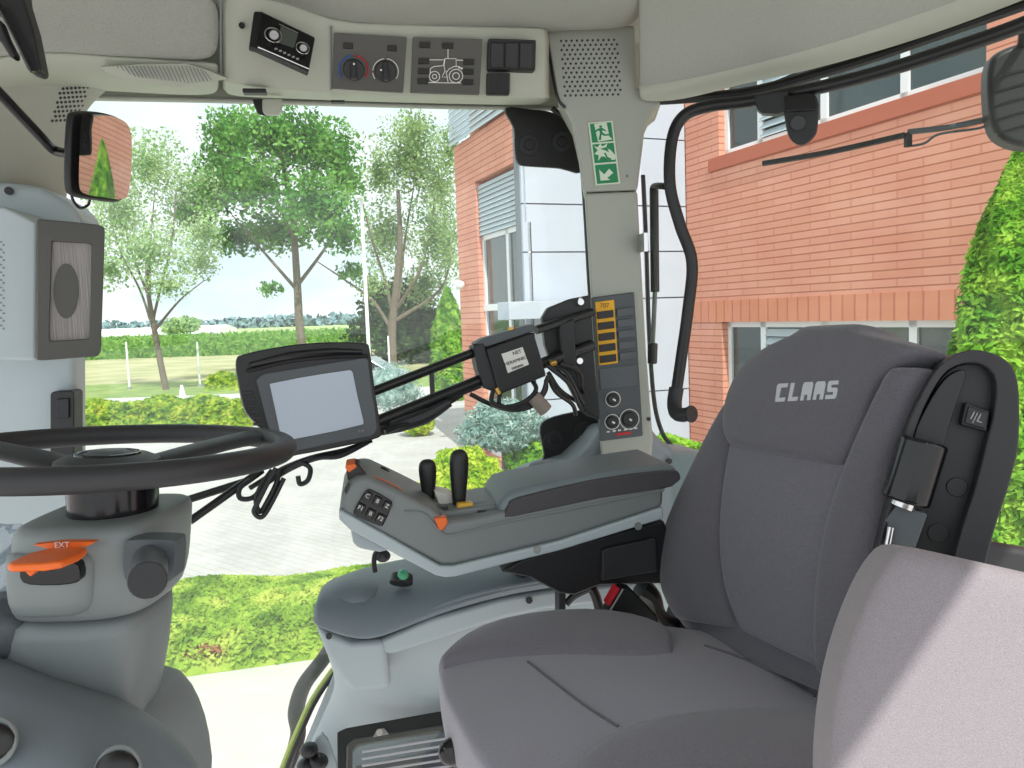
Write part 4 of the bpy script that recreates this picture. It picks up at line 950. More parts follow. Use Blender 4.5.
MB().loft([[mc_+(p-mc_)*k+mn*(.0105-((p-mc_).length*k)**2/(2*1.7)) for p in MP.pts(ml2)] for k in (.02, .1, .2, .3, .4, .5, .6, .7, .8, .9, 1.0)]).build('mirror_glass', mat('mirror_silver', (225, 228, 228), .02, metal=1), mr)
MB().tube([C(-80, 5, 1.0), C(-30, 62, 1.06), C(4, 98, 1.1), C(40, 136, 1.16), (C(54, 150, 1.2)), MP.hit(70, 154, -.012)], .0065, 10).build('arm', m_blkm, mr)
MB().tube([MP.hit(71, 190, -.01), MP.hit(73, 200, -.012), MP.hit(80, 208, -.012), MP.hit(88, 205, -.012), MP.hit(90, 199, -.01)], .002, 6).build('cable', m_blk, mr)
# dark roller blind end at the top left corner
bl = thing('sun_blind', C(20, 72, 1.1), 'dark rolled sun blind in the top left corner of the ceiling', 'blind')
MB().prism([C(x, y, 1.15) for x, y in [(-60, -60), (18, -60), (24, 0), (33, 30), (41, 70), (38, 74), (27, 70), (14, 40), (0, 14), (-60, -20)]], RR*.03).build('roller', m_blk, bl, bevel=.006)
MB().prism([C(x, y, 1.14) for x, y in [(-40, -10), (0, 20), (6, 36), (16, 56), (10, 58), (0, 42), (-40, 10)]], RR*.02).build('bracket', m_soft, bl, bevel=.004)
MB().tube([C(x, y, 1.135) for x, y in [(-4, 0), (12, 30), (28, 62), (33, 72)]], .0035, 8).build('cord', m_gloss, bl)

# ------------------------------------------------------------------ steering wheel
wc = Y(108, 452.5, .95)
swh = thing('steering_wheel', wc, 'black steering wheel with three spokes above the grey column', 'steering wheel')
wn_ = (UP*1 + A*.04 + V((0, .03, 0))).normalized(); wu = (A - wn_*A.dot(wn_)).normalized(); wv = wn_.cross(wu)
def wq(ang, r, h=0): return wc + (wu*math.cos(R_(ang)) + wv*math.sin(R_(ang)))*r + wn_*h
RW = .205
MB().tube([wq(a, RW) for a in range(0, 360, 8)], .0138, 16, 2, closed=True).build('rim', m_soft, swh)
for a in (38, 158, 270):
    rows = []
    for r, wdt, h, th in ((.03, .030, -.024, .012), (.09, .030, -.012, .010), (.15, .026, -.002, .009), (.19, .030, .002, .010), (.205, .036, .0, .011)):
        c = wq(a, r, h); s = (wu*-math.sin(R_(a))+wv*math.cos(R_(a)))
        rows.append([c+s*(wdt*math.cos(t))+wn_*(th*math.sin(t)) for t in [2*math.pi*k/14 for k in range(14)]])
    MB().loft(rows).build('spoke', m_soft, swh, sub=1)
h_ = MB().loft([[wc+wn_*z+(wu*math.cos(t)+wv*math.sin(t))*r for t in [2*math.pi*k/32 for k in range(32)]] for z, r in [(-.038, .05), (-.020, .062), (-.008, .058), (-.002, .045), (.0, .01)]]).build('hub', m_soft, swh)
MB().ring(wc-wn_*.002, wn_, .035, .003).build('emblem_ring', m_gloss, h_)
MB().cyl(wc-wn_*.002, wc+wn_*.003, .028, .02).build('emblem_disc', m_dk, h_, bevel=.002)
MB().cyl(wc-wn_*.085+A*.005, wc-wn_*.03+A*.005, .050, .051, 28).build('collar', m_gloss, swh, bevel=.003)

# ------------------------------------------------------------------ steering column
def rrect(c, u, v, a, b_, k=28, e=.6):
    def f(x): return math.copysign(abs(x)**e, x)
    return [c+u*(a*f(math.cos(t)))+v*(b_*f(math.sin(t))) for t in [2*math.pi*(i+.5)/k for i in range(k)]]
cl_ = thing('steering_column', Y(110, 700, .95), 'grey steering column with orange tilt lever and a stalk knob', 'steering column')
cu_ = (A*.97 - RR*.0).normalized(); cv_ = RR
def colr(pxl, pxr, py, d, dep, e=.6):
    l_, r_ = Y(pxl, py, d), Y(pxr, py, d); c = (l_+r_)/2; c.z = (l_.z+r_.z)/2
    return rrect(c, V((1, 0, 0)), V((0, 1, 0)), (r_-l_).length/2, dep, e=e)
MB().loft([colr(66, 154, 508, .96, .06, .45), colr(50, 172, 508, .955, .084, .45), colr(40, 177, 515, .95, .09, .45), colr(36, 178, 540, .95, .09), colr(34, 177, 570, .95, .09), colr(33, 171, 592, .95, .085), colr(36, 164, 602, .95, .08)]).build('upper_housing', m_col, cl_, sub=1)
MB().loft([colr(30, 164, 596, .96, .08), colr(18, 162, 612, .96, .08), colr(14, 158, 660, .965, .082), (colr(18, 150, 692, .975, .085)), colr(40, 148, 705, .98, .08), colr(60, 148, 745, .99, .08), colr(60, 148, 830, 1.0, .08)]).build('lower_housing', m_col, cl_, sub=1)
MB().loft([colr(-60, 40, 600, .93, .05), colr(-60, 46, 612, .93, .055), colr(-60, 46, 640, .93, .055), colr(-60, 40, 650, .93, .05)]).build('side_pod', m_dk, cl_, sub=1)
CF = Pl(Y(110, 560, .862), (0, 1, 0))
# shroud around the lever and a parting line
MB().loft([colr(14, 104, 546, .885, .03), colr(12, 107, 552, .88, .035), colr(16, 104, 600, .88, .035), colr(22, 96, 612, .885, .03)]).build('lever_shroud', m_col, cl_, sub=1)
MB().prism([Y(x, y, .842) for x, y in sm2([(20, 566), (30, 562), (66, 561), (77, 564), (80, 574), (76, 583), (50, 586), (22, 583)], 3)], V((0, .02, 0))).build('lever_recess', m_gloss, cl_, bevel=.002)
lz = Y(30, 571, .785).z
lv = MB().prism([V((Y(a_, 570, .785).x, y_, lz)) for a_, y_ in ((6, .786), (14, .780), (48, .780), (61, .787), (66, .812), (62, .836), (20, .838), (8, .82))], V((0, 0, .009))).build('tilt_lever', m_orange, cl_, bevel=.004, seg=3, label='orange tilt lever')
MB().prism([Y(x, y, .795) for x, y in [(24, 571), (36, 571), (30, 577)]], V((0, .01, 0))).build('lever_tip', m_orange, lv, bevel=.001)
MB().prism([Y(x, y, .838) for x, y in [(33, 545), (60, 542), (95, 542), (88, 546), (70, 549), (45, 548)]], V((0, .01, 0))).build('orange_badge', m_orange, cl_)
text('lettering', 'EXT', Y(62, 545.2, .8365), (1, 0, .02), (0, 0, 1), .009, m_white, cl_)
MB().prism([Y(x, y, .856) for x, y in sm2([(125, 545), (131, 540), (168, 540), (175, 545), (174, 570), (168, 582), (132, 582), (124, 575)], 3)], V((0, .03, 0))).build('stalk_plate', m_dk, cl_, bevel=.004, seg=3)
kb = MB().tube([Y(150, 560, .86), Y(149, 572, .82), Y(147.5, 580, .77)], [.018, .0185, .019], 20, 4).build('stalk_knob', m_dk, cl_, bevel=.002)
MB().disc(Y(147.5, 580, .7695), Y(147.5, 580, .77)-Y(149, 572, .82), .018, .002, 24).build('knob_face', m_blk, kb, bevel=.001)
# moulded foot and dash cowl
MB().loft([colr(60, 162, 680, 1.02, .08), colr(56, 182, 708, 1.02, .09), colr(50, 194, 740, 1.03, .1), colr(50, 202, 780, 1.04, .1), colr(50, 204, 840, 1.05, .1)]).build('gaiter', m_col, cl_, sub=1)
ds = thing('dashboard', Y(60, 800, .8), 'curved grey dashboard cowl at the foot of the steering column', 'dashboard')
o1 = [(-90, 660), (-20, 672), (0, 676), (30, 690), (60, 700), (100, 712), (130, 724), (155, 742), (175, 762), (192, 790)]
o2 = [(-90, 690), (-20, 700), (0, 704), (30, 712), (60, 722), (90, 734), (112, 748), (134, 765), (152, 790), (160, 810)]
o3 = [(-90, 760), (-20, 760), (0, 764), (30, 770), (60, 778), (80, 790), (100, 800), (115, 815), (125, 830), (130, 850)]
g1 = [Y(x, y-3, .93) for x, y in o1]; g2 = [Y(x, y, .85) for x, y in o1]; g3 = [Y(x, y, .81) for x, y in o2]; g4 = [Y(x, y+2, .80) for x, y in o2]; g5 = [Y(x, y, .74) for x, y in o3]; g6 = [Y(x, y+60, .72) for x, y in o3]
MB().grid([g1, g2, g3, g4, g5, g6]).build('cowl', m_dash, ds, sub=2, solid=.02, off=1)
MB().tube([Y(x, y+1, .808) for x, y in o2], .0045, 8).build('crease', m_dk, ds)
for x, y in ((-6, 742), (118, 770)):
    k_ = MB().ball(Y(x, y, .735), V((.022, 0, 0)), V((0, .012, 0)), V((0, 0, .018))).build('knob', m_blk, ds)
    MB().ring(Y(x, y, .735), (0, -1, .4), .02, .003).build('knob_ring', m_mid, k_)
pg = thing('plastic_sheet', Y(10, 600, .98), 'crumpled clear plastic film left of the steering column, behind the orange lever', 'plastic film')
rows = []
for j in range(7):
    rows.append([Y(-50+i*15-(j*1.5 if i == 5 else 0), 522+j*14+(3*math.sin(i*2+j)), .93+.02*math.sin(i*1.9+j*2.3)) for i in range(6)])
MB().grid(rows).build('film', m_clear, pg, sub=2, solid=.001)

# ------------------------------------------------------------------ terminal on its arms, junction box, cables
mt_ = thing('monitor', C(305, 445, 1.3), 'black terminal monitor with blank screen tinted with reflected sky, mounted left of the armrest', 'monitor')
MPn = Pl(C(308, 392, 1.30), RR+A*-.18+UP*-.12)
MB().prism(MPn.pts(sm2([(236, 362), (244, 354), (290, 345), (330, 342), (364, 343), (370, 350), (375, 390), (381, 428), (378, 438), (340, 447), (298, 455), (280, 456), (262, 430), (246, 412), (240, 390)], 3)), MPn.n*-.055).build('housing', m_blk, mt_, bevel=.008, seg=3)
MB().ringprism(MPn.pts([(256, 380), (262, 374), (310, 366), (368, 357), (372, 390), (378, 428), (374, 436), (330, 444), (290, 452), (276, 450), (266, 420)], .006), MPn.pts([(270, 384), (310, 376), (352, 370), (357, 395), (364, 424), (330, 432), (282, 441), (276, 412)], .004), MPn.n*-.012, 66).build('bezel', m_dk, mt_, bevel=.002)
MB().prism(MPn.pts([(268, 383), (353, 369), (365, 425), (280, 442)], .003), MPn.n*-.004).build('screen', mat('sky_tinted_screen', (176, 190, 206), .12, spec=.8), mt_)  # pale blue sky reflection is put into the screen colour
MB().tube(MPn.pts([(250, 365), (290, 356), (330, 352), (362, 352)], .004), [.004, .0065, .0065, .004], 10).build('visor_groove', m_gloss, mt_)
MB().tube(MPn.pts([(247, 371), (290, 361), (330, 357), (368, 356)], .003), .003, 8).build('brow', m_blk, mt_)
b = MB()
for k in range(7): b.box(MPn.hit(248+k*2.2, 393+k*6.2, .004), A*.008, RR*.002, UP*.002)
b.build('side_ribs', m_soft, mt_)
text('lettering', 'S10', MPn.hit(361, 431, .008), A, UP, .006, m_grey, mt_)
mm = thing('monitor_mount', C(575, 470, 1.5), 'black bracket on the rear pillar with two long bars reaching to the monitor', 'bracket')
MB().prism([C(x, y, 1.50) for x, y in [(542, 318), (548, 308), (570, 299), (590, 295), (592, 330), (600, 420), (580, 408), (566, 380), (552, 366), (545, 345)]], RR*.02).build('back_plate', m_blk, mm, bevel=.003)
for x, y in ((581, 302), (580, 361)): MB().cyl(C(x, y, 1.50), C(x, y, 1.485), .009, .006, 12).build('bolt', m_chrome, mm)
m_bar = m_blkm
MB().cyl(C(372, 392, 1.36), C(480, 350, 1.42), .0085, .0085, 14).build('bar', m_bar, mm); MB().cyl(C(536, 330, 1.46), C(592, 312, 1.50), .0085, .0085, 14).build('bar', m_bar, mm)
MB().cyl(C(372, 424, 1.36), C(486, 378, 1.42), .011, .011, 14).build('bar', m_bar, mm); MB().cyl(C(530, 368, 1.46), C(592, 345, 1.50), .011, .011, 14).build('bar', m_bar, mm)
MB().cyl(C(262, 470, 1.36), C(190, 521, 1.30), .0065).build('stay', m_bar, mm); MB().cyl(C(244, 482, 1.37), C(168, 506, 1.38), .0065).build('stay', m_bar, mm)
MB().prism([C(x, y, 1.5) for x, y in [(556, 325), (570, 318), (574, 380), (560, 372)]], RR*-.03).build('clamp', m_blk, mm, bevel=.003)
MB().box(C(432, 384, 1.39), A*.004, RR*.004, UP*.02).build('tie', m_blk, mm)
jb_ = thing('junction_box', C(510, 390, 1.42), 'black electronic box with a white printed label clamped on the monitor bars', 'box')
JP = Pl(C(510, 362, 1.40), RR+A*-.12)
MB().prism(JP.pts([(486, 349), (534, 332), (547, 376), (499, 395)]), JP.n*-.05).build('case', m_blk, jb_, bevel=.004)
MB().prism(JP.pts([(473, 346), (484, 343), (494, 372), (500, 394), (484, 388), (478, 370)], -.006), JP.n*-.035).build('end_cover', m_soft, jb_, bevel=.003)
MB().prism(JP.pts([(474, 344), (484, 338), (532, 324), (538, 330), (487, 347)], -.01), JP.n*-.03).build('lid_edge', m_dk, jb_, bevel=.002)
lb_ = MB().prism(JP.pts([(501.5, 354), (522.5, 347), (529, 364.5), (508, 373)], .0018), JP.n*-.001).build('printed_label', m_white, jb_)
def dirn(a, b_): return (JP.hit(*b_)-JP.hit(*a)).normalized()
dx = dirn((501.5, 354), (522.5, 347)); dy = dirn((508, 373), (501.5, 354))
text('print', 'NET', JP.hit(517, 352.5, .0022), dx, dy, .009, m_blk, jb_); text('print', 'HERAMNIC', JP.hit(515.5, 361, .0022), dx, dy, .0085, m_blk, jb_); text('print', '0000000', JP.hit(517.5, 367, .0022), dx, dy, .0065, m_blk, jb_)
MB().cyl(C(512, 334, 1.42), C(511, 327, 1.42), .008, .006, 12).build('lock_screw', m_brass, jb_); 
for x, y in ((491, 352), (533, 340), (539, 372), (500, 389)): MB().disc(JP.hit(x, y, 0), JP.n, .003, .001).build('screw', m_soft, jb_)
ch_ = thing('cable_harness', C(560, 410, 1.47), 'tangle of black cables hanging under the junction box, with grey connector', 'cables')
cb_ = [[(545, 362, 1.46), (566, 372, 1.46), (580, 398, 1.47), (588, 408, 1.55), (598, 412, 1.64)], [(548, 372, 1.46), (560, 390, 1.46), (578, 402, 1.5), (598, 414, 1.64)],
       [(560, 364, 1.45), (580, 372, 1.46), (584, 392, 1.5), (597, 402, 1.64)], [(548, 366, 1.45), (570, 385, 1.45), (582, 410, 1.5), (598, 418, 1.64)],
       [(470, 394, 1.42), (490, 404, 1.42), (512, 410, 1.42), (532, 406, 1.42), (545, 392, 1.43), (546, 380, 1.44)], [(493, 390, 1.4), (492, 402, 1.4), (505, 407, 1.4), (524, 402, 1.4), (536, 390, 1.41), (532, 380, 1.42)],
       [(500, 392, 1.41), (500, 405, 1.41), (515, 408, 1.41), (540, 396, 1.42), (548, 376, 1.43)], [(548, 376, 1.43), (556, 392, 1.44), (572, 404, 1.46), (576, 415, 1.47)],
       [(462, 395, 1.41), (440, 408, 1.40), (415, 420, 1.38), (385, 432, 1.36)], [(480, 386, 1.41), (450, 398, 1.4), (420, 411, 1.38), (390, 423, 1.36)], [(470, 386, 1.43), (430, 402, 1.41), (398, 414, 1.38), (380, 424, 1.37)],
       [(372, 440, 1.34), (345, 450, 1.34), (310, 458, 1.34), (280, 470, 1.35), (250, 488, 1.36)], [(368, 442, 1.33), (340, 456, 1.33), (318, 458, 1.33), (292, 468, 1.34), (262, 486, 1.35)],
       [(300, 462, 1.33), (310, 468, 1.33), (308, 480, 1.33), (300, 484, 1.33), (298, 476, 1.33)], [(272, 470, 1.34), (262, 484, 1.33), (256, 500, 1.32), (260, 512, 1.32), (268, 500, 1.32), (276, 484, 1.33), (280, 470, 1.34)],
       [(250, 480, 1.34), (240, 488, 1.33), (240, 498, 1.33), (252, 498, 1.33), (262, 488, 1.34)], [(276, 468, 1.33), (266, 486, 1.32), (258, 502, 1.31), (254, 512, 1.31), (262, 517, 1.31), (272, 502, 1.32), (284, 478, 1.33)]]
for k, l in enumerate(cb_): MB().tube([C(*q) for q in l], [.0042, .0042], 8, 5).build('cable', m_blk if k % 3 else m_soft, ch_)
MB().cyl(C(533, 396, 1.41), C(546, 411, 1.41), .013, .014, 14).build('connector', mat('warm_grey_connector', (140, 130, 122), .6), ch_, bevel=.002, label='warm grey round connector')
MB().cyl(C(499, 394, 1.4), C(496, 388, 1.4), .005, .005, 12).build('brass_fitting', m_brass, ch_); MB().cyl(C(550, 364, 1.45), C(556, 362, 1.45), .006, .006, 12).build('brass_fitting', m_brass, ch_)
MB().ball(C(428, 406, 1.40), A*.03, RR*.012, UP*.012).build('cable_sleeve', m_blk, ch_)
MB().tube([C(x, y, 1.385) for x, y in [(380, 430), (400, 424), (425, 416), (450, 402)]], [.010, .014, .014, .008], 10).build('cable_sleeve', m_soft, ch_)

# ------------------------------------------------------------------ armrest console right of the driver's seat
ar = thing('armrest', C(500, 590, 1.25), 'long grey control armrest with keypad, levers and pale lower strip, right of the driver seat', 'armrest')
r0 = 1.17
body = [(341, 497), (347, 484), (356, 478), (366, 476), (402, 493), (432, 508), (447, 521), (470, 519), (520, 508), (601, 492), (664, 484), (664, 507), (560, 541), (454, 566), (440, 566), (340, 512)]
MB().prism([C(x, y, r0) for x, y in body], RR*.17).build('body', m_mid, ar, bevel=.009, seg=3)
MB().prism([C(x, y, r0-.004) for x, y in [(339, 509), (356, 518), (440, 566), (454, 566), (560, 541), (664, 507), (664, 519), (560, 551), (456, 577), (446, 578), (436, 576), (352, 532), (339, 520)]], RR*.178).build('lower_strip', m_blue, ar, bevel=.004, seg=2, label='pale grey lower strip')
for x, y in ((537, 549.5), (638, 526)): MB().disc(C(x, y, r0-.004), -RR, .006, .002).build('strip_button', m_mid if x > 600 else m_grey, ar)
MB().tube([C(x, y, r0-.001) for x, y in [(404, 512), (424, 514), (440, 531), (452, 535), (500, 523), (560, 511), (664, 490)]], .0022, 8).build('ridge', m_mid, ar)
# well with levers, seen past the near rim
MB().prism([C(x, y, 1.20) for x, y in [(405, 494), (445, 512), (520, 500), (520, 530), (405, 515)]], RR*.13).build('lever_well', m_mid, ar, bevel=.004)
def lever(x0, y0, x1, y1, r, wid, label=None):
    p0, p1 = C(x1, y1, r), C(x0, y0, r); L = (p1-p0); rows = []
    for t_, k in ((0, .62), (.2, .7), (.45, .86), (.7, 1.0), (.86, 1.0), (.95, .8), (1.0, .35)):
        rows.append(rrect(p0+L*t_, A, RR, wid*k, wid*.8*k, 16, .8))
    return MB().loft(rows).build('lever', m_blk, ar, sub=1, label=label)
lever(427, 459, 429, 505, 1.27, .0145); lever(459, 449, 459, 512, 1.24, .0155)
MB().prism([C(x, y, 1.25) for x, y in [(434, 491), (452, 495), (462, 510), (440, 508)]], RR*.05).build('white_plate', m_white, ar, bevel=.002)
MB().box(C(465, 506, 1.22), A*.013, RR*.008, UP*.006).build('yellow_lever', mat('yellow_plastic', (224, 178, 60), .45), ar, bevel=.003, label='yellow rocker lever')
MB().box(C(480, 504, 1.23), A*.014, RR*.01, UP*.005).build('grey_rocker', m_dash, ar, bevel=.003)
MB().box(C(440, 508, 1.22), A*.012, RR*.01, UP*.004).build('dark_rocker', m_blk, ar, bevel=.002); MB().box(C(482, 512, 1.2), A*.008, RR*.006, UP*.003).build('dark_rocker', m_blk, ar, bevel=.002)
MB().prism([C(x, y, r0-.006) for x, y in [(434, 518), (447, 517.5), (448, 523), (443, 531), (439, 530)]], RR*.02).build('orange_button', m_orange, ar, bevel=.002, label='small orange triangular button')
# drive lever with orange cap at the nose
MB().prism([C(x, y, 1.19) for x, y in [(346, 467), (352, 463), (359, 464), (366, 474), (371, 480), (349, 487), (347, 478)]], RR*.045).build('nose_lever', m_blk, ar, bevel=.004)
MB().prism([C(x, y, 1.185) for x, y in [(345, 468), (346, 465), (355, 463.5), (357, 467.5), (349, 473)]], RR*.05).build('nose_cap', m_orange, ar, bevel=.002, label='orange lever cap')
MB().ball(C(382, 480, 1.3), A*.017, RR*.015, UP*.022).build('thumb_wheel', m_blk, ar)
MB().tube([C(x, y, 1.19) for x, y in [(374, 477), (388, 482), (402, 490)]], .0015, 8).build('orange_edge', mat('terracotta_trim', (190, 110, 84), .5), ar)
MB().prism([C(x, y, r0-.002) for x, y in [(344, 490), (348, 483), (350, 485), (346, 494)]], RR*.01).build('side_switch', m_blk, ar)
kp = MB().prism([C(x, y, r0-.003) for x, y in sm2([(367, 490), (372, 490), (390, 500), (392, 505), (384, 524), (379, 526), (356, 516), (354, 511), (362, 496)], 2)], RR*.01).build('keypad', m_gloss, ar, bevel=.002)
kx = (C(390, 500, r0)-C(369, 490, r0)).normalized(); ky = (C(367, 490, r0)-C(355, 513, r0)).normalized()
kc = [(367.5, 496.5), (377.5, 501.5), (387, 506.5), (360.5, 508.5), (370.5, 514), (380.5, 519)]
for (x, y), s_ in zip(kc, ('C', 'B', 'Z', 'F1', 'B', 'F2')):
    MB().box(C(x, y, r0-.006), kx*.0062, ky*.0068, RR*.0025).build('key', m_blk, kp, bevel=.0015)
    text('key_symbol', s_, C(x, y-.3, r0-.0092), kx, ky, .0085, m_white, kp)
MB().prism([C(x, y, 1.20) for x, y in [(350, 528), (392, 550), (380, 553), (358, 549), (353, 543)]], RR*.1).build('nose_underside', m_wheelarch, ar, bevel=.006)
MB().tube([C(x, y, 1.26) for x, y in [(384, 552), (376, 553), (374, 562), (375, 572)]], .004, 8).build('cable', m_blk, ar)
MB().ball(C(383, 556, 1.26), A*.012, RR*.01, UP*.01).build('cable_plug', m_blk, ar)
# padded rest on top
pd = [(503, 512), (506, 498), (512, 488), (522, 480), (560, 474), (655, 464), (680, 466), (684, 476), (672, 489), (601, 499), (514, 517)]
MB().prism([C(x, y, r0+.006) for x, y in [(496, 516), (500, 502), (507, 493), (519, 489), (594, 475), (668, 464), (682, 470), (672, 490), (601, 500), (514, 519)]], RR*.16).build('arm_pad', m_dash, ar, bevel=.014, seg=4)
MB().prism([C(x, y, r0-.001) for x, y in sm2([(505, 515), (509, 505), (519, 498), (594, 480.5), (664, 471), (680, 473), (672, 487), (601, 498.5), (514, 517)], 2)], RR*.014).build('pad_side', mat('pad_side_rubber', (70, 68, 72), .6), ar, bevel=.003)
# support under it
su = thing('armrest_support', C(600, 610, 1.22), 'black bracket box under the armrest, behind the seat cushion', 'bracket')
MB().prism([C(x, y, 1.21) for x, y in [(500, 572), (520, 560), (664, 520), (680, 560), (664, 584), (600, 586), (575, 596), (560, 594), (530, 578)]], RR*.09).build('housing', m_blk, su, bevel=.005)
MB().prism([C(x, y, 1.2) for x, y in [(602, 551), (608, 548), (656, 538), (658, 572), (602, 581)]], RR*.02).build('cover', m_soft, su, bevel=.003)
MB().prism([C(x, y, 1.22) for x, y in [(559, 592), (566, 592), (566, 640), (559, 640)]], RR*.03).build('strut', m_soft, su, bevel=.002)
MB().tube([C(x, y, 1.24) for x, y in [(592, 588), (597, 600), (603, 625)]], .008, 8).build('strut', m_blk, su)
MB().tube([C(x, y, 1.23) for x, y in [(640, 588), (652, 598), (662, 620), (700, 640)]], [.02, .016, .014, .02], 10).build('strut', m_blk, su)
MB().tube([C(x, y, 1.225) for x, y in [(566, 604), (574, 596), (590, 588)]], .006, 8).build('rib', m_blk, su)
bk = thing('seat_belt_buckle', C(630, 620, 1.18), 'black seat belt buckle with a red release, between cushion and armrest', 'buckle')
MB().prism([C(x, y, 1.17) for x, y in [(622, 588), (632, 590), (658, 616), (660, 628), (620, 628), (606, 614)]], RR*.03).build('body', m_blk, bk, bevel=.004)
MB().prism([C(x, y, 1.165) for x, y in [(617, 587), (620.5, 589), (610, 606), (606.5, 605)]], RR*.02).build('release', m_red, bk, bevel=.001, label='red release')
MB().tube([C(623, 589, 1.165), C(610, 611, 1.165)], .0015, 6, 1).build('edge', m_grey, bk)

# ------------------------------------------------------------------ driver's seat
se = thing('driver_seat', C(690, 768, .95), 'charcoal velour driver seat with CLAAS lettering on the headrest', 'seat')
LRd = V((.26, -.966, 0)); upb = V((.966*.2, .26*.2, 1)); bn = LRd.cross(upb)
SB = Pl(Y(692, 630, 1.19), bn)
def srow(l, off=0): return [(SB.hit(a, b_, off), SB.hit(c, d, off)) for a, b_, c, d in l]
N_ = SB.n
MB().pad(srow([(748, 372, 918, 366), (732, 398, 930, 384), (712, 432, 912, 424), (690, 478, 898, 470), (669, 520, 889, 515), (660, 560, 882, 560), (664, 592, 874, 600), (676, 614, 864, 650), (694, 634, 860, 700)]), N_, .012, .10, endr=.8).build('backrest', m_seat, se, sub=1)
MB().pad(srow([(735, 402, 745, 404), (714, 432, 737, 440), (691, 478, 728, 480), (669, 520, 723, 530), (660, 560, 724, 566), (664, 592, 731, 598), (678, 616, 741, 626)], .008), N_, .022, .03, e=.8, endr=.3).build('side_bolster', m_seat, se, sub=1)
MB().pad(srow([(897, 374, 931, 376), (874, 420, 912, 424), (850, 472, 898, 470), (834, 520, 889, 515), (825, 565, 882, 560), (822, 605, 874, 600), (823, 645, 862, 650), (827, 668, 852, 672)], .008), N_, .026, .03, e=.8, endr=.3).build('side_bolster', m_seat, se, sub=1)
MB().pad(srow([(734, 438, 856, 446), (731, 455, 853, 470), (725, 490, 840, 515), (722, 530, 828, 560), (724, 570, 823, 605), (732, 602, 822, 640), (744, 626, 826, 664)], .010), N_, .014, .02, e=.5, endr=.6).build('centre_panel', m_seat2, se, sub=1)
hrow = [(806, 337, 872, 335), (776, 346, 916, 343), (757, 360, 929, 355), (744, 374, 902, 369), (734, 392, 884, 388), (730, 412, 876, 412), (729, 428, 866, 440), (733, 438, 855, 458)]
hr_ = MB().pad(srow(hrow, .012), N_, .028, .07, e=.55, endr=.5).build('headrest', m_seat, se, sub=1)
lx = (SB.hit(834, 385, .05)-SB.hit(776, 392, .05)); 
# lettering on the headrest: slanted block capitals cut as shapes
LP = (772, 398); 
def lq(u, v): return (775.5+62.5*u - 0*v, 402-3.5*u-18*v)                        # u 0..1 along, v 0..1 up
gly = {'C': [(0, 0), (.8, 0), (.86, .22), (.32, .22), (.40, .78), (.92, .78), (.98, 1), (.12, 1), (.02, .85)],
       'L': [(0, 0), (.82, 0), (.88, .22), (.34, .22), (.46, 1), (.14, 1)],
       'A': [(0, 0), (.28, 0), (.33, .3), (.62, .3), (.58, 0), (.88, 0), (1, .85), (.92, 1), (.24, 1), (.12, .85)],
       'S': [(0, 0), (.85, 0), (.95, .12), (1.0, .5), (.92, .6), (.42, .62), (.44, .78), (1, .78), (1.02, 1), (.22, 1), (.12, .88), (.10, .46), (.2, .38), (.66, .38), (.64, .22), (.03, .22)]}
lt_ = MB(); 
for i, c_ in enumerate('CLAAS'):
    P = []
    for u, v in gly[c_]:
        uu = i*.2+u*.184+v*.03
        p_, n_ = onto(hr_, *lq(uu, v)); P.append(p_+N_*.0008)
    lt_.prism(P, N_*-.002)
lt_.build('lettering', mat('silver_embroidery', (188, 190, 194), .5), se, smooth=False, label='pale CLAAS lettering')
# cushion
def zr(l, z): return [(Z(a, b_, z), Z(c, d, z)) for a, b_, c, d in l]
crow = [(440, 682, 447, 716), (446, 664, 476, 775), (470, 646, 520, 830), (510, 633, 580, 850), (560, 626, 650, 855), (620, 626, 720, 850), (680, 634, 790, 840), (740, 642, 850, 830), (790, 652, 900, 815), (860, 668, 980, 800)]
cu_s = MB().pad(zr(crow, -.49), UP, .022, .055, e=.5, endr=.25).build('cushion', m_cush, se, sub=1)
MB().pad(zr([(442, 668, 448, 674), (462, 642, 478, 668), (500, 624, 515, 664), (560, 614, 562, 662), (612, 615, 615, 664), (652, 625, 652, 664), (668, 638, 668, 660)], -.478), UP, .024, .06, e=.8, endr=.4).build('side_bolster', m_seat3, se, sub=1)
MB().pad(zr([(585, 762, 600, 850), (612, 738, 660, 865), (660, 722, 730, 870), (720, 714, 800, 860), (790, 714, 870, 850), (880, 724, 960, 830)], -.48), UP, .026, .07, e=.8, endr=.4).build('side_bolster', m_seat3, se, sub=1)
MB().tube([onto(cu_s, x, y)[0]+UP*.0005 for x, y in [(528, 662), (556, 684), (585, 706), (618, 727)]], .0020, 8).build('seam', m_seat, se)
MB().tube([onto(cu_s, x, y)[0]+UP*.0005 for x, y in [(705, 646), (745, 660), (785, 680), (815, 697)]], .0020, 8).build('seam', m_seat, se)
MB().prism([Z(560, 790, -.53), Z(600, 880, -.53), Z(800, 900, -.53), Z(860, 720, -.53), Z(640, 690, -.53), Z(570, 710, -.53)], UP*-.12).build('seat_pan', m_blk, se, bevel=.02)
MB().prism([SB.hit(x, y, -.03) for x, y in [(668, 600), (700, 625), (760, 650), (760, 690), (700, 680), (655, 640)]], N_*-.06).build('hinge_cover', m_blk, se, bevel=.008)

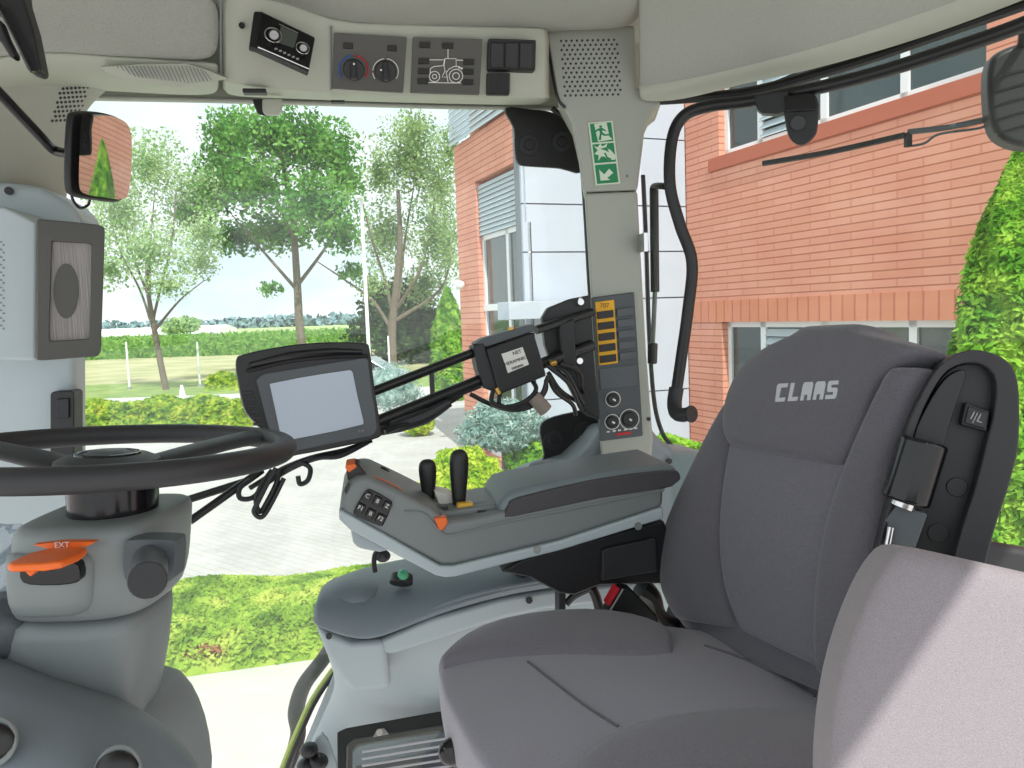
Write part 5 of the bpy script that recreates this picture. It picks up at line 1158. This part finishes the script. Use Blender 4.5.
# folded-up left armrest of the seat with its roller and rocker switch
fa = thing('folded_armrest', Y(940, 560, .8), 'black armrest folded upright beside the seat back, with roller and switch', 'armrest')
AP = Pl(Y(950, 450, .80), (-.34, -1, .12))
out = sm2([(868, 600), (876, 556), (886, 515), (897, 470), (907, 430), (920, 398), (938, 368), (958, 353), (980, 350), (1004, 358), (1017, 376), (1020, 410), (1018, 450), (1008, 490), (995, 530), (982, 580), (975, 610)], 3)
inn = sm2([(872, 596), (884, 550), (896, 505), (905, 468), (914, 435), (925, 406), (942, 376), (958, 365), (976, 363), (990, 370), (996, 386), (993, 415), (985, 448), (974, 490), (963, 525), (950, 575), (945, 604)], 3)
MB().ringprism(AP.pts(out), AP.pts(inn, -.004), AP.n*-.07, 90).build('rim', m_soft, fa, bevel=.006, seg=3)
MB().prism(AP.pts([(510+(x-510)*1.0, y) for x, y in inn], -.022), AP.n*-.04).build('recess', m_blk, fa, bevel=.002)
MB().prism(AP.pts(sm2([(914, 437), (926, 408), (944, 380), (960, 370), (966, 374), (958, 400), (948, 430), (940, 455), (925, 446)], 3), -.010), AP.n*-.02).build('upper_pad', m_blk, fa, bevel=.006, seg=3)
ro = MB().cyl(AP.hit(924, 440, .002), AP.hit(905, 502, .002), .0235, .0235, 24).build('roller', m_gloss, fa, bevel=.004)
for dx_ in (-6, 3, 12):
    MB().tube([AP.hit(924+dx_, 443, .0245-abs(dx_-2)*.0006), AP.hit(905+dx_, 499, .0245-abs(dx_-2)*.0006)], .0012, 6, 1).build('groove', m_dk, ro)
MB().cyl(AP.hit(905, 500, .0), AP.hit(902, 507, .0), .012, .012, 16).build('axle', m_chrome, fa)
MB().prism(AP.pts([(896, 506), (900, 503), (928, 514), (915, 550), (885, 545), (888, 523), (884, 521)], .0), AP.n*-.03).build('bearing_block', m_dk, fa, bevel=.004)
MB().cyl(AP.hit(891, 527, .004), AP.hit(887, 548, .004), .0035, .0035, 12).build('rod', m_chrome, fa)
sw2 = MB().prism(AP.pts([(966, 402), (990, 411), (987, 432), (961, 425)], -.006), AP.n*-.02).build('switch_bezel', m_blk, fa, bevel=.002)
MB().prism(AP.pts([(969, 406), (988, 413), (985, 429), (965, 423)], -.002), AP.n*-.008).build('rocker', m_gloss, sw2, bevel=.001)
sx = (AP.hit(988, 413)-AP.hit(969, 406)).normalized()
text('switch_symbol', 'I|L', AP.hit(977, 417.5, -.0012), sx, UP, .012, m_grey, sw2)
for x, y in ((957, 487), (938, 533)): MB().disc(AP.hit(x, y, -.022), AP.n, .010, .002, 24).build('disc', m_blk, fa, bevel=.0008)

# ------------------------------------------------------------------ instructor seat back in the foreground
bu = thing('instructor_seat', Y(930, 800, .6), 'taupe velour back of the instructor seat in the lower right, partly sunlit', 'seat')
BS = Pl(Y(900, 660, .56), (-.12, -1, .22))
brow = [(884, 556, 1180, 626), (869, 576, 1190, 652), (852, 614, 1196, 696), (838, 655, 1200, 730), (828, 700, 1200, 790), (822, 760, 1200, 850), (822, 830, 1200, 930)]
MB().pad([(BS.hit(a, b_), BS.hit(c, d)) for a, b_, c, d in brow], BS.n, .02, .055, e=.32, endr=.6, seg=40).build('backrest', m_bud, bu, sub=1)
MB().pad([(BS.hit(a+8, b_, -.05), BS.hit(c-10, d, -.05)) for a, b_, c, d in brow[1:]], BS.n, .01, .03, e=.4, endr=.4).build('back_shell', m_blk, bu, sub=1)
EXPOSURE = 0.5
cam = bpy.data.cameras.new('camera'); cam.sensor_width = 36; cam.lens = F/1024*36; cam.clip_start = .02; cam.clip_end = 3000
co = bpy.data.objects.new('camera', cam); COL.objects.link(co); mw = M.to_4x4(); mw.translation = CAM; co.matrix_world = mw
S.camera = co
S.view_settings.view_transform = 'Standard'; S.view_settings.look = 'None'; S.view_settings.gamma = 1; S.view_settings.use_curve_mapping = False
S.view_settings.exposure = EXPOSURE
S.cycles.use_denoising = True
S.cycles.max_bounces = 10; S.cycles.transparent_max_bounces = 16; S.cycles.diffuse_bounces = 6
S.cycles.caustics_reflective = False; S.cycles.caustics_refractive = False; S.cycles.sample_clamp_indirect = 6
